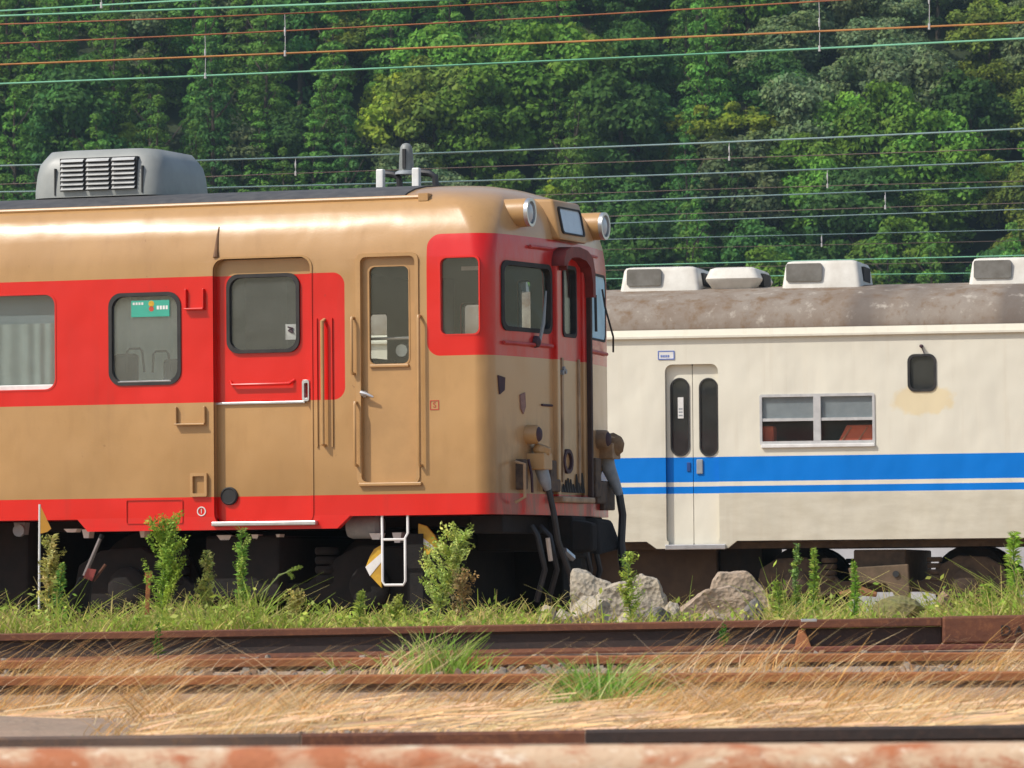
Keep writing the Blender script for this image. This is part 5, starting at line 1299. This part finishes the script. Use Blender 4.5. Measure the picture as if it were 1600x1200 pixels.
weed('dense feathery bright green weed at the right edge', 1580, 834, 66, 13, 'spear', 4, (.15, .28, .03), Y=28.6)
weed('low feathery green weed beside the dense one at the right edge', 1545, 915, 50, 14, 'spear', -8, (.14, .27, .03), Y=28.4)
weed('low green weed left of the ladder foot', 560, 925, 30, 15, 'spear', 2, (.14, .22, .04), Y=28.3)
weed('tiny weed under the ladder', 615, 935, 26, 16, 'plume', 0, (.17, .24, .05), Y=28.3, nb=6)
weed('small weed right of the slender one, near the foxtail', 455, 928, 34, 17, 'plume', 3, (.20, .24, .06), (.30, .27, .09), Y=28.3, nb=6)
def foxtail():
    m = MB(); root = empty('foxtail_grass', (0, 28.5, .18)); tag(root, 'two drooping foxtail grass heads under the middle of the railcar', 'grass')
    inv = Matrix.Translation((0, -28.5, -.18))
    for i, pts in enumerate(([(405, 965), (418, 920), (436, 898), (450, 894), (458, 903)], [(400, 965), (412, 925), (436, 900), (456, 890), (470, 886)])):
        q = [at(a, b, 28.5) for a, b in pts]
        o = obj('stalk', MB().tube(q, .003, 5), M_STALK, root); o.matrix_parent_inverse = inv
        h = MB(); h.c = []
        for k in range(120):
            t = random.random(); p = q[3] + (q[4] - q[3]) * t + rv() * .010; leafquad(h, p, rv(), .014, jit((.30, .38, .08), .25), .4)
        o = obj('seed_head', h, M_GRASS, root, fixn=False); o.matrix_parent_inverse = inv
M_STALK = simple('grass_stalk', (.22, .28, .08), (.18, .22, .06), .7)
foxtail()

# ================================================================ RUBBLE, LEVER, PENNANT
def rock(label, x0, x1, y0, y1, Y, seed, mat, depth=.5, flat=.0, pts=None):
    random.seed(seed); A_, B_ = at(x0, y1, Y), at(x1, y0, Y); wd, ht = B_.x - A_.x, B_.z - A_.z + .05
    bm = bmesh.new()
    if pts:
        for a, b in pts:
            for s in (-1, 1):
                bm.verts.new(((a - .5) * wd + random.uniform(-.02, .02) * wd, s * depth * .5 * random.uniform(.7, 1), b * ht))
    else:
        for k in range(26):
            d = rv(); bm.verts.new((d.x * wd * .5 * random.uniform(.8, 1.05), d.y * depth * .5, max(0, (d.z * .5 + .45) * ht)))
    r = bmesh.ops.convex_hull(bm, input=bm.verts[:])
    bmesh.ops.delete(bm, geom=[v for v in bm.verts if not v.link_faces], context='VERTS')
    bmesh.ops.triangulate(bm, faces=bm.faces[:])
    for _ in range(4): 
        es = [e for e in bm.edges if e.calc_length() > .02]
        if es: bmesh.ops.subdivide_edges(bm, edges=es, cuts=1, use_grid_fill=True)
        if len(bm.verts) > 9000: break
    bm.normal_update()
    off = Vector((seed * 3.1, 0, 0))
    for v in bm.verts:
        p = v.co * 9 + off; k = noise.noise(p) * .016 + noise.noise(p * 3) * .008 + noise.noise(p * 9) * .003; v.co += v.normal * k
    me = bpy.data.meshes.new('rubble'); bm.to_mesh(me); bm.free(); me.materials.append(mat); me.shade_smooth(); me.set_sharp_from_angle(angle=R(28))
    o = bpy.data.objects.new('concrete_rubble', me); COL.objects.link(o); o.location = ((A_.x + B_.x) / 2, Y, A_.z - .05); tag(o, label, 'rubble')
def rubble_mat(name, c1, c2, c3):
    m = N(name); co = m.coord(); n1 = m.noise(6, 5, .6, co); n2 = m.noise(45, 3, .7, co); vo = m.n('ShaderNodeTexVoronoi'); vo.inputs['Scale'].default_value = 42; m.link(co, vo.inputs[0])
    c = m.mix(m.ramp(n1, .35, .65), c1, c2); c = m.mix(m.math('MULTIPLY', m.ramp(n2, .52, .65), .8), c, c3); m.set(Base_Color=c, Roughness=.95)
    m.link(m.bump(vo.outputs[0], .6, .012), m.b.inputs['Normal']); return m.m
M_R1 = rubble_mat('pebbly_concrete', (.46, .39, .29), (.36, .31, .24), (.15, .13, .11)); M_R2 = rubble_mat('brown_concrete', (.34, .25, .175), (.42, .32, .23), (.25, .20, .15)); M_R3 = rubble_mat('dark_stone', (.14, .13, .12), (.22, .19, .15), (.07, .07, .07))
rock('flat grey slab leaning at the left back of the rubble heap', 893, 985, 891, 960, 29.6, 1, M_R1, .35, pts=[(0, .7), (.05, 1), (.25, .95), (1, .55), (1, 0), (0, 0)])
rock('large pebbly concrete lump in the middle of the rubble heap', 930, 1046, 899, 972, 29.2, 2, M_R1, .35, pts=[(0, .5), (.1, .75), (.45, .9), (.62, 1), (.8, .92), (.95, .6), (1, .1), (1, 0), (0, 0)])
rock('rounded grey lump at the front left of the rubble heap', 884, 958, 925, 972, 28.8, 3, M_R1, .25)
rock('dark stone at the foot of the large concrete lump', 1000, 1052, 944, 974, 28.6, 4, M_R3, .18)
rock('wide low brown concrete slab right of the lump', 1048, 1180, 916, 970, 29.2, 5, M_R2, .4, pts=[(0, .15), (.1, .45), (.4, .9), (.7, 1), (1, .7), (1, 0), (0, 0)])
rock('tall brown flat topped concrete block at the right of the heap', 1108, 1196, 893, 968, 29.6, 6, M_R2, .35, pts=[(0, .5), (.1, .85), (.2, .98), (.65, 1), (.92, .75), (1, .5), (.95, 0), (0, 0)])
rock('grey stone at the right front corner of the heap', 1160, 1198, 930, 966, 28.8, 7, M_R3, .15)
rock('small pale stone left of the heap', 842, 868, 938, 972, 28.4, 8, M_R1, .12)
rock('pale pebble cluster stone at the left foot of the heap', 862, 900, 948, 974, 28.5, 9, M_R1, .14)
rock('low grey chunk filling the gap between the pebbly lump and the brown slab', 1030, 1066, 936, 972, 29.0, 21, M_R1, .2)
rock('small angular stone leaning on the front of the pebbly lump', 962, 1000, 948, 974, 28.5, 22, M_R1, .12)
rock('flat pale stone lying in the grass before the brown slab', 1085, 1135, 950, 974, 28.5, 23, M_R2, .14)
rock('round reddish clod on the grass before the coach bogie', 1462, 1488, 920, 945, 29.5, 10, rubble_mat('red_clod', (.24, .15, .09), (.32, .22, .14), (.12, .07, .05)), .14)
rock('mossy mound in front of the coach bogie middle', 1360, 1450, 930, 962, 29.5, 11, rubble_mat('mossy_soil', (.16, .16, .05), (.20, .16, .07), (.12, .10, .05)), .3)
def ballast():
    random.seed(77); m = MB()
    for k in range(2600):
        Y = random.choice([random.uniform(15.2, 20.8), random.uniform(21.2, 26.6), random.uniform(21.2, 26.6)]); X = random.uniform(-2.9, 2.9) * Y / 20
        if ncl(X, Y, 1.6, 13) < -.1 or (Y < 19.5 and 800 + X / Y * FPX < 240): continue
        r = random.uniform(.006, .022) * (1.3 if Y > 21 else .8); c = Vector((X, Y, gzn(X, Y) + r * .3)); a = Matrix.Rotation(random.uniform(0, 6), 3, 'Z'); v = [c + a @ (Vector(q) * r * random.uniform(.7, 1.25)) for q in ((1, 0, -.3), (0, 1, -.3), (-1, .1, -.2), (-.1, -1, -.3), (.5, .4, .6), (-.5, .3, .7), (.1, -.5, .65))]
        m.add(v, [(0, 1, 4), (1, 5, 4), (1, 2, 5), (2, 6, 5), (2, 3, 6), (3, 0, 6), (0, 4, 6), (4, 5, 6)], random.randint(0, 1))
    o = obj('ballast', m, [simple('grey_brown_stone', (.30, .25, .20), (.18, .15, .12), .95, 3), simple('rusty_stone', (.30, .18, .10), (.16, .10, .07), .95, 3)]); o['kind'] = 'stuff'; tag(o, 'loose grey and rusty ballast stones scattered between the foreground rails', 'ballast')
ballast()
# points lever
def lever():
    root = empty('points_lever', at(118, 972, 29)); inv = Matrix.Translation(-root.location); tag(root, 'dark points lever with a red fitting standing in the weeds at left', 'track lever')
    def T(pts, r, mat, name, n=8):
        o = obj(name, MB().tube([at(a, b, 29) for a, b in pts], r, n), mat, root, smooth=40); o.matrix_parent_inverse = inv
    T([(104, 975), (116, 945), (132, 905)], [.05, .045, .03], M_BLACK, 'base'); T([(128, 975), (134, 930), (140, 905)], [.04, .03, .02], M_BLACK, 'stay')
    T([(132, 900), (158, 838)], [.012, .010], simple('worn_lever', (.22, .17, .16), (.15, .12, .11), .6), 'handle'); T([(160, 836), (157, 842)], [.015, .013], M_BLACK, 'grip')
    T([(146, 908), (165, 882)], .008, M_RUST, 'short_rod')
    m = MB(); Q = [at(a, b, 28.98) for a, b in ((130, 903), (137, 888), (150, 890), (144, 908))]; m.v = [tuple(p) for p in Q] + [(p.x, p.y + .03, p.z) for p in Q]; m.f = [(0, 1, 2, 3), (7, 6, 5, 4), (0, 4, 5, 1), (1, 5, 6, 2), (2, 6, 7, 3), (3, 7, 4, 0)]; m.mi = [0] * 6
    o = obj('red_fitting', m, simple('dull_red', (.35, .06, .05), (.25, .05, .04), .6, 20), root); o.matrix_parent_inverse = inv
lever()
def pennant():
    root = empty('marker_flag', at(61, 950, 29.3)); inv = Matrix.Translation(-root.location); tag(root, 'small orange triangular pennant on a thin pale pole at far left', 'flag')
    o = obj('pole', MB().tube([at(61, 955, 29.3), at(62, 788, 29.3)], .006, 8), M_WHITE, root); o.matrix_parent_inverse = inv
    Q = [at(a, b, 29.3) for a, b in ((63, 790), (80, 826), (74, 831), (63, 834))]; m = MB(); m.v = [(p.x, p.y - .004, p.z) for p in Q] + [(p.x, p.y + .004, p.z) for p in Q]; m.f = [(0, 1, 2, 3), (7, 6, 5, 4), (0, 4, 5, 1), (1, 5, 6, 2), (2, 6, 7, 3), (3, 7, 4, 0)]; m.mi = [0] * 6
    o = obj('pennant', m, simple('orange_yellow', (.62, .30, .03), (.55, .25, .03), .6), root); o.matrix_parent_inverse = inv
pennant()
P = at(231, 930, 29.2); o = obj('rusty_stake', MB().box((-.012, -.01, -.12), (.012, .01, .11)).box((-.02, -.012, .09), (.02, .012, .13)), M_RAILO, bevel=.003); o.location = P; o.rotation_euler = (0, R(3), 0); tag(o, 'short rusty iron stake behind the tallest weed', 'stake')

# ================================================================ AIR
def haze():
    o = obj('haze', MB().box((-280, -62, -2.3), (280, 510, 118)), [], None)
    m = N('air'); m.t.nodes.remove(m.b); v = m.n('ShaderNodeVolumePrincipled'); v.inputs['Color'].default_value = (.62, .85, 1, 1); v.inputs['Density'].default_value = .00013; v.inputs['Anisotropy'].default_value = .2
    m.link(v.outputs[0], m.out.inputs['Volume']); o.data.materials.append(m.m); o['kind'] = 'stuff'; o['label'] = 'thin summer haze in the air before the hillside'
haze()
